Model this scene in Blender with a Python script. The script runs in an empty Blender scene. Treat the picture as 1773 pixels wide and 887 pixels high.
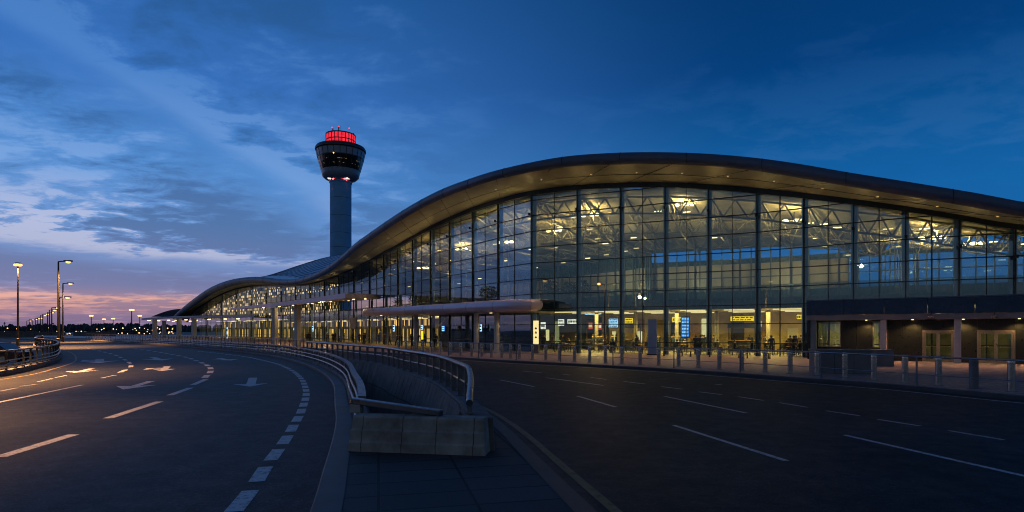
import bpy, bmesh, math, random
from mathutils import Vector, Matrix
from mathutils.geometry import tessellate_polygon
random.seed(11)
R = math.radians
S = 1.2                      # design units -> metres
H = 1.86                     # eye height in design units
F = 1000.0; CX = 886.5; HY = 572.0
scene = bpy.context.scene
COL = scene.collection

def U(px, py, Y):            # a point at distance Y seen in direction (px, py)
    return ((px-CX)/F*Y, Y, H-(py-HY)/F*Y)
def G(px, py, z=0.0):        # a point on the level z
    Y = (H-z)*F/(py-HY)
    return ((px-CX)/F*Y, Y)
def PX(x, y): return CX + F*x/y
def lerp(a, b, t): return a+(b-a)*t
def interp(tab, x):
    tab = sorted(tab)
    if x <= tab[0][0]:
        (x0, y0), (x1, y1) = tab[0], tab[1]
    elif x >= tab[-1][0]:
        (x0, y0), (x1, y1) = tab[-2], tab[-1]
    else:
        for k in range(len(tab)-1):
            if tab[k][0] <= x <= tab[k+1][0]:
                (x0, y0), (x1, y1) = tab[k], tab[k+1]; break
    return y0+(y1-y0)*(x-x0)/(x1-x0)

# ---------------------------------------------------------------- curves in plan
def catmull(pts, step=0.5):
    out = []
    n = len(pts)
    for i in range(n-1):
        p0 = pts[max(i-1, 0)]; p1 = pts[i]; p2 = pts[i+1]; p3 = pts[min(i+2, n-1)]
        d = math.dist(p1, p2); m = max(2, int(d/step))
        # centripetal-like: scale tangents by local spacing
        def tan(a, b, c):
            da = math.dist(a, b) or 1e-6; db = math.dist(b, c) or 1e-6
            return [((b[k]-a[k])/da*db + (c[k]-b[k])/db*da)/(da+db) for k in range(len(b))]
        t1 = tan(p0, p1, p2) if i > 0 else [(p2[k]-p1[k])/d for k in range(len(p1))]
        t2 = tan(p1, p2, p3) if i < n-2 else [(p2[k]-p1[k])/d for k in range(len(p1))]
        for j in range(m):
            t = j/m; a = 2*t**3-3*t*t+1; b = t**3-2*t*t+t; c = -2*t**3+3*t*t; e = t**3-t*t
            out.append(tuple(a*p1[k]+b*d*t1[k]+c*p2[k]+e*d*t2[k] for k in range(len(p1))))
    out.append(tuple(pts[-1]))
    return out
def resample(pts, step):
    out = [pts[0]]; acc = 0.0
    for a, b in zip(pts, pts[1:]):
        L = math.dist(a, b); pos = step-acc
        while pos <= L and L > 1e-9:
            out.append(tuple(lerp(a[k], b[k], pos/L) for k in range(len(a)))); pos += step
        acc = (acc+L) % step
    return out
def nrm(pts):                # plan normals: 90 degrees clockwise of the direction of travel
    out = []
    for i in range(len(pts)):
        a = pts[max(i-1, 0)]; b = pts[min(i+1, len(pts)-1)]
        dx, dy = b[0]-a[0], b[1]-a[1]; L = math.hypot(dx, dy) or 1
        out.append((dy/L, -dx/L))
    return out
def offset(pts, d):
    return [(p[0]+n[0]*d, p[1]+n[1]*d) + tuple(p[2:]) for p, n in zip(pts, nrm(pts))]
def clipY(pts, y0, y1): return [p for p in pts if y0 <= p[1] <= y1]

# ---------------------------------------------------------------- mesh builder
class MB:
    def __init__(s): s.v = []; s.f = []; s.mi = []; s.cur = 0
    def add(s, vs, fs):
        o = len(s.v); s.v += [tuple(v) for v in vs]
        for f in fs: s.f.append([i+o for i in f]); s.mi.append(s.cur)
        return s
    def hexa(s, b, t):       # 4 bottom, 4 top
        return s.add(list(b)+list(t), [(3,2,1,0),(4,5,6,7),(0,1,5,4),(1,2,6,5),(2,3,7,6),(3,0,4,7)])
    def box(s, c, d, rz=0.0):
        cx, cy, cz = c; hx, hy, hz = d[0]/2, d[1]/2, d[2]/2
        co, si = math.cos(rz), math.sin(rz)
        q = [(cx+x*co-y*si, cy+x*si+y*co) for x, y in ((-hx,-hy),(hx,-hy),(hx,hy),(-hx,hy))]
        return s.hexa([(x,y,cz-hz) for x,y in q], [(x,y,cz+hz) for x,y in q])
    def bar(s, p, q, w, h=None):
        h = h or w; p = Vector(p); q = Vector(q); d = (q-p).normalized()
        a = d.cross(Vector((0,0,1)))
        if a.length < 1e-4: a = Vector((1,0,0))
        a.normalize(); b = a.cross(d).normalized()
        a *= w/2; b *= h/2
        return s.hexa([p-a-b, p+a-b, p+a+b, p-a+b], [q-a-b, q+a-b, q+a+b, q-a+b])
    def tube(s, pts, r, n=8, cap=True):
        pts = [Vector(p) for p in pts]; rings = []; base = len(s.v)
        for i, p in enumerate(pts):
            d = (pts[min(i+1, len(pts)-1)]-pts[max(i-1, 0)]).normalized()
            a = d.cross(Vector((0,0,1)))
            if a.length < 1e-3: a = Vector((1,0,0))
            a.normalize(); b = a.cross(d).normalized()
            rr = r[i] if isinstance(r, (list, tuple)) else r
            rings.append([p+a*(rr*math.cos(2*math.pi*k/n))+b*(rr*math.sin(2*math.pi*k/n)) for k in range(n)])
        vs = [v for ring in rings for v in ring]; fs = []
        for i in range(len(pts)-1):
            for k in range(n):
                fs.append((i*n+k, i*n+(k+1)%n, (i+1)*n+(k+1)%n, (i+1)*n+k))
        if cap:
            fs.append(tuple(range(n))[::-1]); fs.append(tuple((len(pts)-1)*n+k for k in range(n)))
        return s.add(vs, fs)
    def ribbon(s, pts, w, h, up=None):          # rectangular bar swept along a 3-D path, kept upright
        n2 = nrm(pts); vs = []; fs = []
        for p, n in zip(pts, n2):
            for a, b in ((-1,-1),(1,-1),(1,1),(-1,1)):
                vs.append((p[0]+n[0]*a*w/2, p[1]+n[1]*a*w/2, p[2]+b*h/2))
        for i in range(len(pts)-1):
            for k in range(4):
                fs.append((i*4+k, (i+1)*4+k, (i+1)*4+(k+1)%4, i*4+(k+1)%4))
        fs.append((0,1,2,3)); e = (len(pts)-1)*4; fs.append((e+3,e+2,e+1,e))
        return s.add(vs, fs)
    def sweep(s, pts, prof):                    # open/closed profile (offset, z) along plan path
        n2 = nrm(pts); m = len(prof); vs = []; fs = []
        for p, n in zip(pts, n2):
            for o, z in prof: vs.append((p[0]+n[0]*o, p[1]+n[1]*o, z))
        for i in range(len(pts)-1):
            for k in range(m):
                fs.append((i*m+k, (i+1)*m+k, (i+1)*m+(k+1)%m, i*m+(k+1)%m))
        fs.append(tuple(range(m))); e = (len(pts)-1)*m; fs.append(tuple(e+k for k in range(m))[::-1])
        return s.add(vs, fs)
    def strip(s, a, b):                         # surface between two 3-D polylines of equal length
        n = len(a)
        return s.add(list(a)+list(b), [(i, i+1, n+i+1, n+i) for i in range(n-1)])
    def grid(s, rows):
        m = len(rows[0]); vs = [v for r in rows for v in r]
        return s.add(vs, [(i*m+k, i*m+k+1, (i+1)*m+k+1, (i+1)*m+k) for i in range(len(rows)-1) for k in range(m-1)])
    def lathe(s, prof, n=32, c=(0,0), a0=0.0, a1=2*math.pi):
        full = abs(a1-a0-2*math.pi) < 1e-6; cnt = n if full else n+1; m = len(prof); vs = []; fs = []
        for k in range(cnt):
            a = a0+(a1-a0)*k/n
            for r, z in prof: vs.append((c[0]+r*math.cos(a), c[1]+r*math.sin(a), z))
        for k in range(n):
            k2 = (k+1) % cnt
            for j in range(m-1): fs.append((k*m+j, k2*m+j, k2*m+j+1, k*m+j+1))
        return s.add(vs, fs)
    def poly(s, rings, z):                      # flat polygon with holes
        flat = [Vector((p[0], p[1], 0)) for r in rings for p in r]
        tris = tessellate_polygon([[Vector((p[0], p[1], 0)) for p in r] for r in rings])
        return s.add([(p.x, p.y, z) for p in flat], [tuple(t) for t in tris])
    def prism(s, ring, z0, z1):
        n = len(ring)
        s.poly([ring], z1); s.poly([ring], z0)
        return s.add([(p[0],p[1],z0) for p in ring]+[(p[0],p[1],z1) for p in ring],
                     [(i,(i+1)%n,n+(i+1)%n,n+i) for i in range(n)])
    def ball(s, c, r, n=10, sz=1.0):
        prof = [(max(1e-4, r*math.sin(math.pi*k/6)), c[2]-r*sz*math.cos(math.pi*k/6)) for k in range(7)]
        return s.lathe(prof, n, (c[0], c[1]))
    def mesh(s, name, mats, smooth=False, fix=True, origin=(0,0,0)):
        me = bpy.data.meshes.new(name)
        ox, oy, oz = origin
        me.from_pydata([((x-ox)*S, (y-oy)*S, (z-oz)*S) for x, y, z in s.v], [], s.f)
        for m in (mats if isinstance(mats, (list, tuple)) else [mats]): me.materials.append(m)
        me.polygons.foreach_set('material_index', s.mi)
        if fix:
            bm = bmesh.new(); bm.from_mesh(me); bmesh.ops.recalc_face_normals(bm, faces=bm.faces); bm.to_mesh(bm and me); bm.free()
        if smooth:
            me.polygons.foreach_set('use_smooth', [True]*len(me.polygons))
            try: me.set_sharp_from_angle(angle=R(38))
            except Exception: pass
        me.update()
        return me
    def build(s, name, mats, parent=None, origin=None, smooth=False, fix=True, bevel=0):
        o0 = origin if origin is not None else (parent['_o'] if parent is not None and '_o' in parent.keys() else (0,0,0))
        o0 = tuple(o0)
        ob = bpy.data.objects.new(name, s.mesh(name, mats, smooth, fix, o0)); COL.objects.link(ob)
        if parent is not None:
            ob.parent = parent
            ob['_o'] = o0
        else:
            ob.location = Vector(o0)*S
        if bevel:
            m = ob.modifiers.new('edge', 'BEVEL'); m.width = bevel*S; m.segments = 2; m.limit_method = 'ANGLE'; m.angle_limit = R(40)
        return ob

def tag(o, label=None, cat=None, group=None, kind=None):
    if label: o['label'] = label
    if cat: o['category'] = cat
    if group: o['group'] = group
    if kind: o['kind'] = kind
    return o
def thing(name, label, cat, loc=(0,0,0), group=None, rz=0.0):
    o = bpy.data.objects.new(name, None); COL.objects.link(o)
    o.empty_display_size = 0.3
    o.location = Vector(loc)*S; o.rotation_euler = (0,0,rz)
    o['_o'] = tuple(loc) if rz == 0 else (0,0,0)
    return tag(o, label, cat, group)
def local(o): o['_o'] = (0,0,0); return o     # parts given in the thing's own coordinates
def children(o): return [c for c in bpy.data.objects if c.parent == o]
KIDS = {}
def copy_tree(o, parent=None):
    c = o.copy(); COL.objects.link(c)
    if parent is not None: c.parent = parent
    for ch in (KIDS.get(o.name) or list(o.children)): copy_tree(ch, c)
    return c
def clone(o, loc, label, rz=None, group=None):
    c = copy_tree(o); c.location = Vector(loc)*S
    if rz is not None: c.rotation_euler = (0,0,rz)
    c['label'] = label
    if group: c['group'] = group
    return c
ORD = ('first second third fourth fifth sixth seventh eighth ninth tenth eleventh twelfth thirteenth fourteenth fifteenth sixteenth '
       'seventeenth eighteenth nineteenth twentieth twenty-first twenty-second twenty-third twenty-fourth twenty-fifth twenty-sixth '
       'twenty-seventh twenty-eighth twenty-ninth thirtieth thirty-first thirty-second thirty-third thirty-fourth thirty-fifth thirty-sixth thirty-seventh').split()

# ---------------------------------------------------------------- materials
def new_mat(name):
    m = bpy.data.materials.new(name); m.use_nodes = True
    nt = m.node_tree; nt.nodes.clear()
    out = nt.nodes.new('ShaderNodeOutputMaterial')
    return m, nt, out
def link(nt, a, b): nt.links.new(a, b)
def noise(nt, scale, detail=4, rough=.55, vec=None):
    n = nt.nodes.new('ShaderNodeTexNoise'); n.inputs['Scale'].default_value = scale
    n.inputs['Detail'].default_value = detail; n.inputs['Roughness'].default_value = rough
    if vec is not None: link(nt, vec, n.inputs['Vector'])
    return n
def ramp(nt, fac, stops, interp='LINEAR'):
    r = nt.nodes.new('ShaderNodeValToRGB'); r.color_ramp.interpolation = interp
    el = r.color_ramp.elements
    while len(el) < len(stops): el.new(0.5)
    for e, (p, c) in zip(el, stops): e.position = p; e.color = (*c, 1) if len(c) == 3 else c
    link(nt, fac, r.inputs['Fac']); return r
def math_n(nt, op, a, b=None, c=None, clamp=False):
    n = nt.nodes.new('ShaderNodeMath'); n.operation = op; n.use_clamp = clamp
    for i, v in enumerate((a, b, c)):
        if v is None: continue
        if isinstance(v, (int, float)): n.inputs[i].default_value = v
        else: link(nt, v, n.inputs[i])
    return n.outputs[0]
def mixc(nt, fac, a, b, typ='MIX'):
    n = nt.nodes.new('ShaderNodeMix'); n.data_type = 'RGBA'; n.blend_type = typ
    for sock, v in ((n.inputs['Factor'], fac), (n.inputs['A'], a), (n.inputs['B'], b)):
        if isinstance(v, (int, float)): sock.default_value = v
        elif isinstance(v, tuple): sock.default_value = (*v, 1)
        else: link(nt, v, sock)
    return n.outputs['Result']
def objco(nt):
    return nt.nodes.new('ShaderNodeTexCoord').outputs['Object']
def pbr(name, col, rough=.5, metal=0.0, var=.25, scale=3.0, bump=0.0, bscale=60, rvar=.12, spec=.5):
    m, nt, out = new_mat(name)
    p = nt.nodes.new('ShaderNodeBsdfPrincipled'); co = objco(nt)
    n = noise(nt, scale, 6, .6, co)
    lo = tuple(c*(1-var) for c in col); hi = tuple(min(1, c*(1+var)) for c in col)
    r = ramp(nt, n.outputs['Fac'], [(.3, lo), (.7, hi)])
    link(nt, r.outputs['Color'], p.inputs['Base Color'])
    n2 = noise(nt, scale*3.3, 4, .6, co)
    rr = nt.nodes.new('ShaderNodeMapRange'); link(nt, n2.outputs['Fac'], rr.inputs['Value'])
    rr.inputs['From Min'].default_value = .3; rr.inputs['From Max'].default_value = .7
    rr.inputs['To Min'].default_value = max(.03, rough-rvar); rr.inputs['To Max'].default_value = min(1, rough+rvar)
    link(nt, rr.outputs['Result'], p.inputs['Roughness'])
    p.inputs['Metallic'].default_value = metal; p.inputs['Specular IOR Level'].default_value = spec
    if bump:
        b = nt.nodes.new('ShaderNodeBump'); b.inputs['Strength'].default_value = bump; b.inputs['Distance'].default_value = .01
        n3 = noise(nt, bscale, 5, .7, co); link(nt, n3.outputs['Fac'], b.inputs['Height']); link(nt, b.outputs['Normal'], p.inputs['Normal'])
    link(nt, p.outputs[0], out.inputs[0]); return m
def emit(name, col, strength, var=0.0, scale=4.0):
    m, nt, out = new_mat(name)
    e = nt.nodes.new('ShaderNodeEmission'); e.inputs['Color'].default_value = (*col, 1); e.inputs['Strength'].default_value = strength
    if var:
        n = noise(nt, scale, 2, .5, objco(nt))
        mr = nt.nodes.new('ShaderNodeMapRange'); link(nt, n.outputs['Fac'], mr.inputs['Value'])
        mr.inputs['From Min'].default_value = .35; mr.inputs['From Max'].default_value = .65
        mr.inputs['To Min'].default_value = strength*(1-var); mr.inputs['To Max'].default_value = strength
        link(nt, mr.outputs['Result'], e.inputs['Strength'])
    link(nt, e.outputs[0], out.inputs[0]); return m

def asphalt_mat(name, base=.036, spec=.4, r0=.50, r1=.72):
    m, nt, out = new_mat(name)
    p = nt.nodes.new('ShaderNodeBsdfPrincipled'); co = objco(nt)
    agg = noise(nt, 34, 4, .85, co); big = noise(nt, .35, 5, .6, co); mid = noise(nt, 2.2, 5, .65, co)
    # stretched tyre wear / oil streaks
    mp = nt.nodes.new('ShaderNodeMapping'); mp.inputs['Scale'].default_value = (.5, .06, 1); mp.inputs['Rotation'].default_value = (0,0,R(35)); link(nt, co, mp.inputs['Vector'])
    stk = noise(nt, 2.0, 4, .6, mp.outputs['Vector'])
    c1 = ramp(nt, agg.outputs['Fac'], [(.34, (base*.3,base*.36,base*.5)), (.54, (base*.85,base*.95,base*1.2)), (.70, (base*5,base*5.3,base*6.2))])
    c2 = ramp(nt, big.outputs['Fac'], [(.32, (.55,.55,.57)), (.68, (1.38,1.36,1.32))])
    c3 = ramp(nt, stk.outputs['Fac'], [(.35, (.75,.75,.75)), (.6, (1.1,1.1,1.1))])
    agg2 = noise(nt, 11, 3, .75, co); c4 = ramp(nt, agg2.outputs['Fac'], [(.36, (.55,.55,.57)), (.5, (.95,.95,.95)), (.66, (1.9,1.9,1.9))])
    a = mixc(nt, 1.0, c1.outputs['Color'], c2.outputs['Color'], 'MULTIPLY'); a = mixc(nt, 1.0, a, c4.outputs['Color'], 'MULTIPLY'); a = mixc(nt, .8, a, c3.outputs['Color'], 'MULTIPLY')
    link(nt, a, p.inputs['Base Color'])
    mr = nt.nodes.new('ShaderNodeMapRange'); link(nt, mid.outputs['Fac'], mr.inputs['Value'])
    mr.inputs['From Min'].default_value = .3; mr.inputs['From Max'].default_value = .7
    mr.inputs['To Min'].default_value = r0; mr.inputs['To Max'].default_value = r1
    p.inputs['Specular IOR Level'].default_value = spec
    link(nt, mr.outputs['Result'], p.inputs['Roughness'])
    b = nt.nodes.new('ShaderNodeBump'); b.inputs['Strength'].default_value = .55; b.inputs['Distance'].default_value = .012
    link(nt, agg.outputs['Fac'], b.inputs['Height']); link(nt, b.outputs['Normal'], p.inputs['Normal'])
    link(nt, p.outputs[0], out.inputs[0]); return m
def paint_mat(name, col):
    m, nt, out = new_mat(name)
    p = nt.nodes.new('ShaderNodeBsdfPrincipled'); co = objco(nt)
    n = noise(nt, 9, 8, .75, co); g = noise(nt, 60, 3, .8, co)
    w = ramp(nt, n.outputs['Fac'], [(.36, tuple(c*.2 for c in col)), (.50, col)])
    gg = ramp(nt, g.outputs['Fac'], [(.3, (.6,.6,.6)), (.6, (1,1,1))])
    link(nt, mixc(nt, 1.0, w.outputs['Color'], gg.outputs['Color'], 'MULTIPLY'), p.inputs['Base Color'])
    p.inputs['Roughness'].default_value = .6
    link(nt, p.outputs[0], out.inputs[0]); return m
def slab_mat(name, col, mortar, bw, bh, rot=0.0, rough=.6, bump=.4, off=.5, msize=.012):
    m, nt, out = new_mat(name)
    p = nt.nodes.new('ShaderNodeBsdfPrincipled'); co = objco(nt)
    mp = nt.nodes.new('ShaderNodeMapping'); mp.inputs['Rotation'].default_value = (0,0,rot); link(nt, co, mp.inputs['Vector'])
    br = nt.nodes.new('ShaderNodeTexBrick'); link(nt, mp.outputs['Vector'], br.inputs['Vector'])
    br.inputs['Scale'].default_value = 1; br.inputs['Brick Width'].default_value = bw; br.inputs['Row Height'].default_value = bh
    br.inputs['Mortar Size'].default_value = msize; br.offset = off
    br.inputs['Color1'].default_value = (*[c*.8 for c in col], 1); br.inputs['Color2'].default_value = (*[c*1.2 for c in col], 1)
    br.inputs['Mortar'].default_value = (*mortar, 1)
    n = noise(nt, 1.1, 6, .65, co); st = ramp(nt, n.outputs['Fac'], [(.3, (.6,.6,.62)), (.65, (1.15,1.13,1.1))])
    g = noise(nt, 45, 4, .75, co); gr = ramp(nt, g.outputs['Fac'], [(.3, (.65,.65,.65)), (.7, (1.3,1.3,1.3))])
    a = mixc(nt, 1.0, br.outputs['Color'], st.outputs['Color'], 'MULTIPLY'); a = mixc(nt, 1.0, a, gr.outputs['Color'], 'MULTIPLY')
    link(nt, a, p.inputs['Base Color'])
    mr = nt.nodes.new('ShaderNodeMapRange'); link(nt, n.outputs['Fac'], mr.inputs['Value'])
    mr.inputs['To Min'].default_value = rough-.2; mr.inputs['To Max'].default_value = rough+.2; link(nt, mr.outputs['Result'], p.inputs['Roughness'])
    b = nt.nodes.new('ShaderNodeBump'); b.inputs['Strength'].default_value = bump; b.inputs['Distance'].default_value = .01
    hh = math_n(nt, 'SUBTRACT', math_n(nt, 'MULTIPLY', g.outputs['Fac'], .4), br.outputs['Fac'])
    link(nt, hh, b.inputs['Height']); link(nt, b.outputs['Normal'], p.inputs['Normal'])
    link(nt, p.outputs[0], out.inputs[0]); return m
def glass_mat(name, tint=(.70,.84,.86), refl=1.0, ior=1.6, rough=.015, base_r=.24):
    m, nt, out = new_mat(name)
    t = nt.nodes.new('ShaderNodeBsdfTransparent'); t.inputs['Color'].default_value = (*tint, 1)
    g = nt.nodes.new('ShaderNodeBsdfGlossy'); g.inputs['Roughness'].default_value = rough; g.inputs['Color'].default_value = (.60*refl,.88*refl,refl,1)
    lw = nt.nodes.new('ShaderNodeLayerWeight'); lw.inputs['Blend'].default_value = .5
    f5 = math_n(nt, 'POWER', lw.outputs['Facing'], 5.0)
    n = noise(nt, .25, 2, .5, objco(nt))
    b = nt.nodes.new('ShaderNodeBump'); b.inputs['Strength'].default_value = .04; b.inputs['Distance'].default_value = .2
    link(nt, n.outputs['Fac'], b.inputs['Height']); link(nt, b.outputs['Normal'], g.inputs['Normal'])
    mx = nt.nodes.new('ShaderNodeMixShader'); f2 = math_n(nt, 'ADD', math_n(nt, 'MULTIPLY', f5, .6), base_r, clamp=True)
    link(nt, f2, mx.inputs[0]); link(nt, t.outputs[0], mx.inputs[1]); link(nt, g.outputs[0], mx.inputs[2])
    link(nt, mx.outputs[0], out.inputs[0]); return m
def lit_cells(name, sx, sz, dens, col, strength, basecol):
    """a wall of back-lit panels: a share of its cells give off light"""
    m, nt, out = new_mat(name)
    co = objco(nt); sp = nt.nodes.new('ShaderNodeSeparateXYZ'); link(nt, co, sp.inputs[0])
    h = math_n(nt, 'ADD', math_n(nt, 'MULTIPLY', sp.outputs['X'], -.65), math_n(nt, 'MULTIPLY', sp.outputs['Y'], .76))
    a = math_n(nt, 'MULTIPLY', h, 1/sx); b = math_n(nt, 'MULTIPLY', sp.outputs['Z'], 1/sz)
    cb = nt.nodes.new('ShaderNodeCombineXYZ'); link(nt, math_n(nt, 'FLOOR', a), cb.inputs[0]); link(nt, math_n(nt, 'FLOOR', b), cb.inputs[1])
    wn = nt.nodes.new('ShaderNodeTexWhiteNoise'); wn.noise_dimensions = '2D'; link(nt, cb.outputs[0], wn.inputs['Vector'])
    on = math_n(nt, 'LESS_THAN', wn.outputs['Value'], dens)
    fa = math_n(nt, 'ABSOLUTE', math_n(nt, 'SUBTRACT', math_n(nt, 'FRACT', a), .5)); fb = math_n(nt, 'ABSOLUTE', math_n(nt, 'SUBTRACT', math_n(nt, 'FRACT', b), .5))
    ins = math_n(nt, 'MULTIPLY', math_n(nt, 'LESS_THAN', fa, .38), math_n(nt, 'LESS_THAN', fb, .40))
    k = math_n(nt, 'MULTIPLY', math_n(nt, 'MULTIPLY', on, ins), math_n(nt, 'ADD', math_n(nt, 'MULTIPLY', math_n(nt, 'FRACT', math_n(nt, 'MULTIPLY', wn.outputs['Value'], 37.0)), 1.5), .15))
    p = nt.nodes.new('ShaderNodeBsdfPrincipled'); p.inputs['Base Color'].default_value = (*basecol, 1); p.inputs['Roughness'].default_value = .5
    p.inputs['Emission Color'].default_value = (*col, 1); link(nt, math_n(nt, 'MULTIPLY', k, strength), p.inputs['Emission Strength'])
    link(nt, p.outputs[0], out.inputs[0]); return m

M = {}
M['asphalt'] = asphalt_mat('asphalt', .018, .22, .54, .66)
M['asphalt_old'] = asphalt_mat('asphalt_old', .019, .20, .48, .62)
M['ground'] = pbr('ground_dark', (.03,.032,.028), .7, 0, .4, .05)
M['white'] = paint_mat('road_paint_white', (.66,.66,.70))
M['yellow'] = paint_mat('road_paint_yellow', (.26,.18,.07))
M['kerb'] = slab_mat('kerb_granite', (.05,.05,.054), (.03,.03,.03), 1.1, 9.0, R(60), .55, .3)
M['slabs'] = slab_mat('median_slabs', (.044,.047,.053), (.003,.003,.003), 1.15, .62, R(-13), .7, .8, 0.0, .02)
M['paving'] = slab_mat('forecourt_paving', (.42,.27,.26), (.09,.07,.065), .4, .2, R(-35), .5, .25)
M['concrete'] = pbr('cast_concrete', (.34,.32,.29), .78, 0, .45, 2.2, .5, 40, .12, .3)
M['concrete_dark'] = pbr('stained_concrete', (.16,.15,.145), .75, 0, .35, 1.6, .5, 35, .12, .3)
M['steel'] = pbr('brushed_steel', (.56,.54,.50), .24, 1, .10, 2, 0, 60, .06)
M['galv'] = pbr('galvanised_rail', (.25,.25,.27), .32, 1, .15, 2, 0, 60, .08)
M['post'] = pbr('post_dark_steel', (.16,.165,.18), .4, .8, .25, 4)
M['black'] = pbr('black_metal', (.02,.021,.024), .4, .3, .3, 3)
M['fascia'] = pbr('fascia_aluminium', (.10,.14,.20), .45, .25, .08, .8, 0, 60, .06)
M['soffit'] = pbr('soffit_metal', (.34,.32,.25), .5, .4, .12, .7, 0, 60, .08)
M['roof'] = pbr('roof_sheet', (.24,.28,.34), .38, .7, .12, .5)
M['glass'] = glass_mat('facade_glass')
M['glass_low'] = glass_mat('facade_glass_clear', (.78,.86,.84), base_r=.09)
M['glass_dark'] = glass_mat('dark_glass', (.40,.45,.42), .9, 1.65, base_r=.10)
M['mullion'] = pbr('mullion_dark', (.03,.045,.055), .4, .5, .2, 3)
M['column'] = pbr('column_paint', (.13,.19,.225), .38, .1, .12, 2)
M['int_steel'] = pbr('truss_paint', (.30,.31,.29), .4, .15, .12, 2)
M['ceiling'] = pbr('hall_ceiling', (.26,.25,.22), .5, .3, .2, .4)
M['spandrel'] = pbr('spandrel_teal', (.055,.12,.15), .28, .1, .2, 1)
M['navy'] = pbr('navy_panel', (.02,.055,.11), .25, .2, .2, 1)
M['warm_wall'] = pbr('warm_wall', (.52,.40,.16), .6, 0, .18, .8)
M['cream'] = pbr('cream_panel', (.55,.52,.42), .5, 0, .12, .7)
M['pier'] = pbr('pier_paint', (.26,.23,.17), .5, 0, .15, 2)
M['floor'] = pbr('hall_floor', (.30,.27,.21), .3, 0, .15, .6)
M['darkwall'] = pbr('dark_cladding', (.018,.022,.017), .35, 0, .35, 1.2)
M['col_white'] = pbr('canopy_column', (.55,.53,.50), .45, 0, .12, 3)
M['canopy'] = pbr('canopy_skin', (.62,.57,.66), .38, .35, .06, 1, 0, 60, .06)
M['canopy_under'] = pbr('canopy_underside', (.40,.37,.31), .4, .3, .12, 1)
M['shaft'] = pbr('tower_concrete_sky_tint', (.17,.47,.80), .7, 0, .1, .3)  # blue of the reflected sky put into the base colour
M['tower_dark'] = pbr('tower_cladding', (.05,.06,.08), .35, .3, .2, 1)
M['tower_glass'] = pbr('tower_glass', (.008,.01,.014), .08, 0, .3, 1, 0, 60, .03, 1.0)
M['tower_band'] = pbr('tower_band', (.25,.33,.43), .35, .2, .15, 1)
M['tree'] = pbr('far_foliage', (.04,.055,.068), .8, 0, .6, .4)  # distance haze put into the colour: lighter and bluer foliage
M['leaf'] = pbr('leaf_green', (.05,.085,.03), .5, 0, .5, 3)
M['pot'] = pbr('plant_pot', (.2,.18,.15), .5)
M['cloth_dark'] = pbr('dark_clothing', (.025,.027,.035), .8, 0, .4, 4)
M['cloth_blue'] = pbr('navy_clothing', (.03,.045,.09), .8, 0, .4, 4)
M['cloth_brown'] = pbr('brown_clothing', (.10,.055,.03), .8, 0, .4, 4)
M['skin'] = pbr('skin', (.42,.27,.2), .55, 0, .1, 5)
M['hair'] = pbr('hair', (.02,.015,.012), .6, 0, .3, 8)
M['wood'] = pbr('table_wood', (.30,.17,.07), .45, 0, .3, 3)
M['planter'] = pbr('planter_stone', (.17,.17,.18), .5, 0, .2, 1.5, .2, 50)
M['bronze'] = pbr('door_frame', (.34,.29,.22), .35, .6, .15, 3)
M['car_paint'] = pbr('car_paint', (.03,.032,.045), .2, .4, .1, 2)
M['car_silver'] = pbr('silver_car_paint', (.35,.35,.37), .25, .6, .1, 2)
M['car_glass'] = pbr('car_glass', (.01,.012,.015), .06, 0, .2, 1, 0, 60, .02, 1.0)
M['rubber'] = pbr('rubber', (.02,.02,.02), .8)
M['lamp_sodium'] = emit('sodium_lamp', (1,.45,.13), 2.4)
M['lamp_far'] = emit('distant_sodium_lamp', (1,.50,.16), 3.4)
M['lamp_far_white'] = emit('distant_white_lamp', (1,.80,.55), 2.6)
M['lamp_warm'] = emit('warm_ceiling_lamp', (1,.70,.30), 5)
M['down'] = emit('downlight', (1,.70,.30), 4.5)
M['soft'] = emit('added_soffit_lens', (1,.70,.34), .55)
M['strip'] = emit('ceiling_strip', (1,.74,.32), 1.7)
M['sign_yellow'] = emit('yellow_sign', (1,.62,.02), 1.6, .25, 6)
M['sign_cream'] = emit('cream_sign', (1,.80,.34), 1.1, .15, 3)
M['sign_white'] = emit('white_sign', (1,.92,.70), 1.6, .5, 3)
M['sign_red'] = emit('red_sign', (1,.10,.03), .9, .3, 5)
M['screen_blue'] = emit('blue_screen', (.05,.33,1), 1.0, .6, 4)
M['screen_cyan'] = emit('pale_screen', (.40,.72,1), 1.7, .4, 4)
M['red_glow'] = emit('red_beacon_glass', (1,.03,.06), 1.25, .45, .9)
M['red_lamp'] = emit('red_lamp', (1,.03,.02), 2.5)
M['lit_upper'] = lit_cells('lit_upper_panels', .45, .7, .38, (1,.66,.30), 1.3, (.16,.15,.13))
M['lit_lower'] = lit_cells('lit_shop_fronts', .6, 2.6, .34, (1,.56,.13), .9, (.12,.10,.06))
M['cab_light'] = emit('cab_light', (1,.55,.22), .55, .6, 2)
M['tower_lit'] = lit_cells('tower_cab_lights', .55, .9, .4, (1,.6,.25), .7, (.01,.01,.012))

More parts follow.
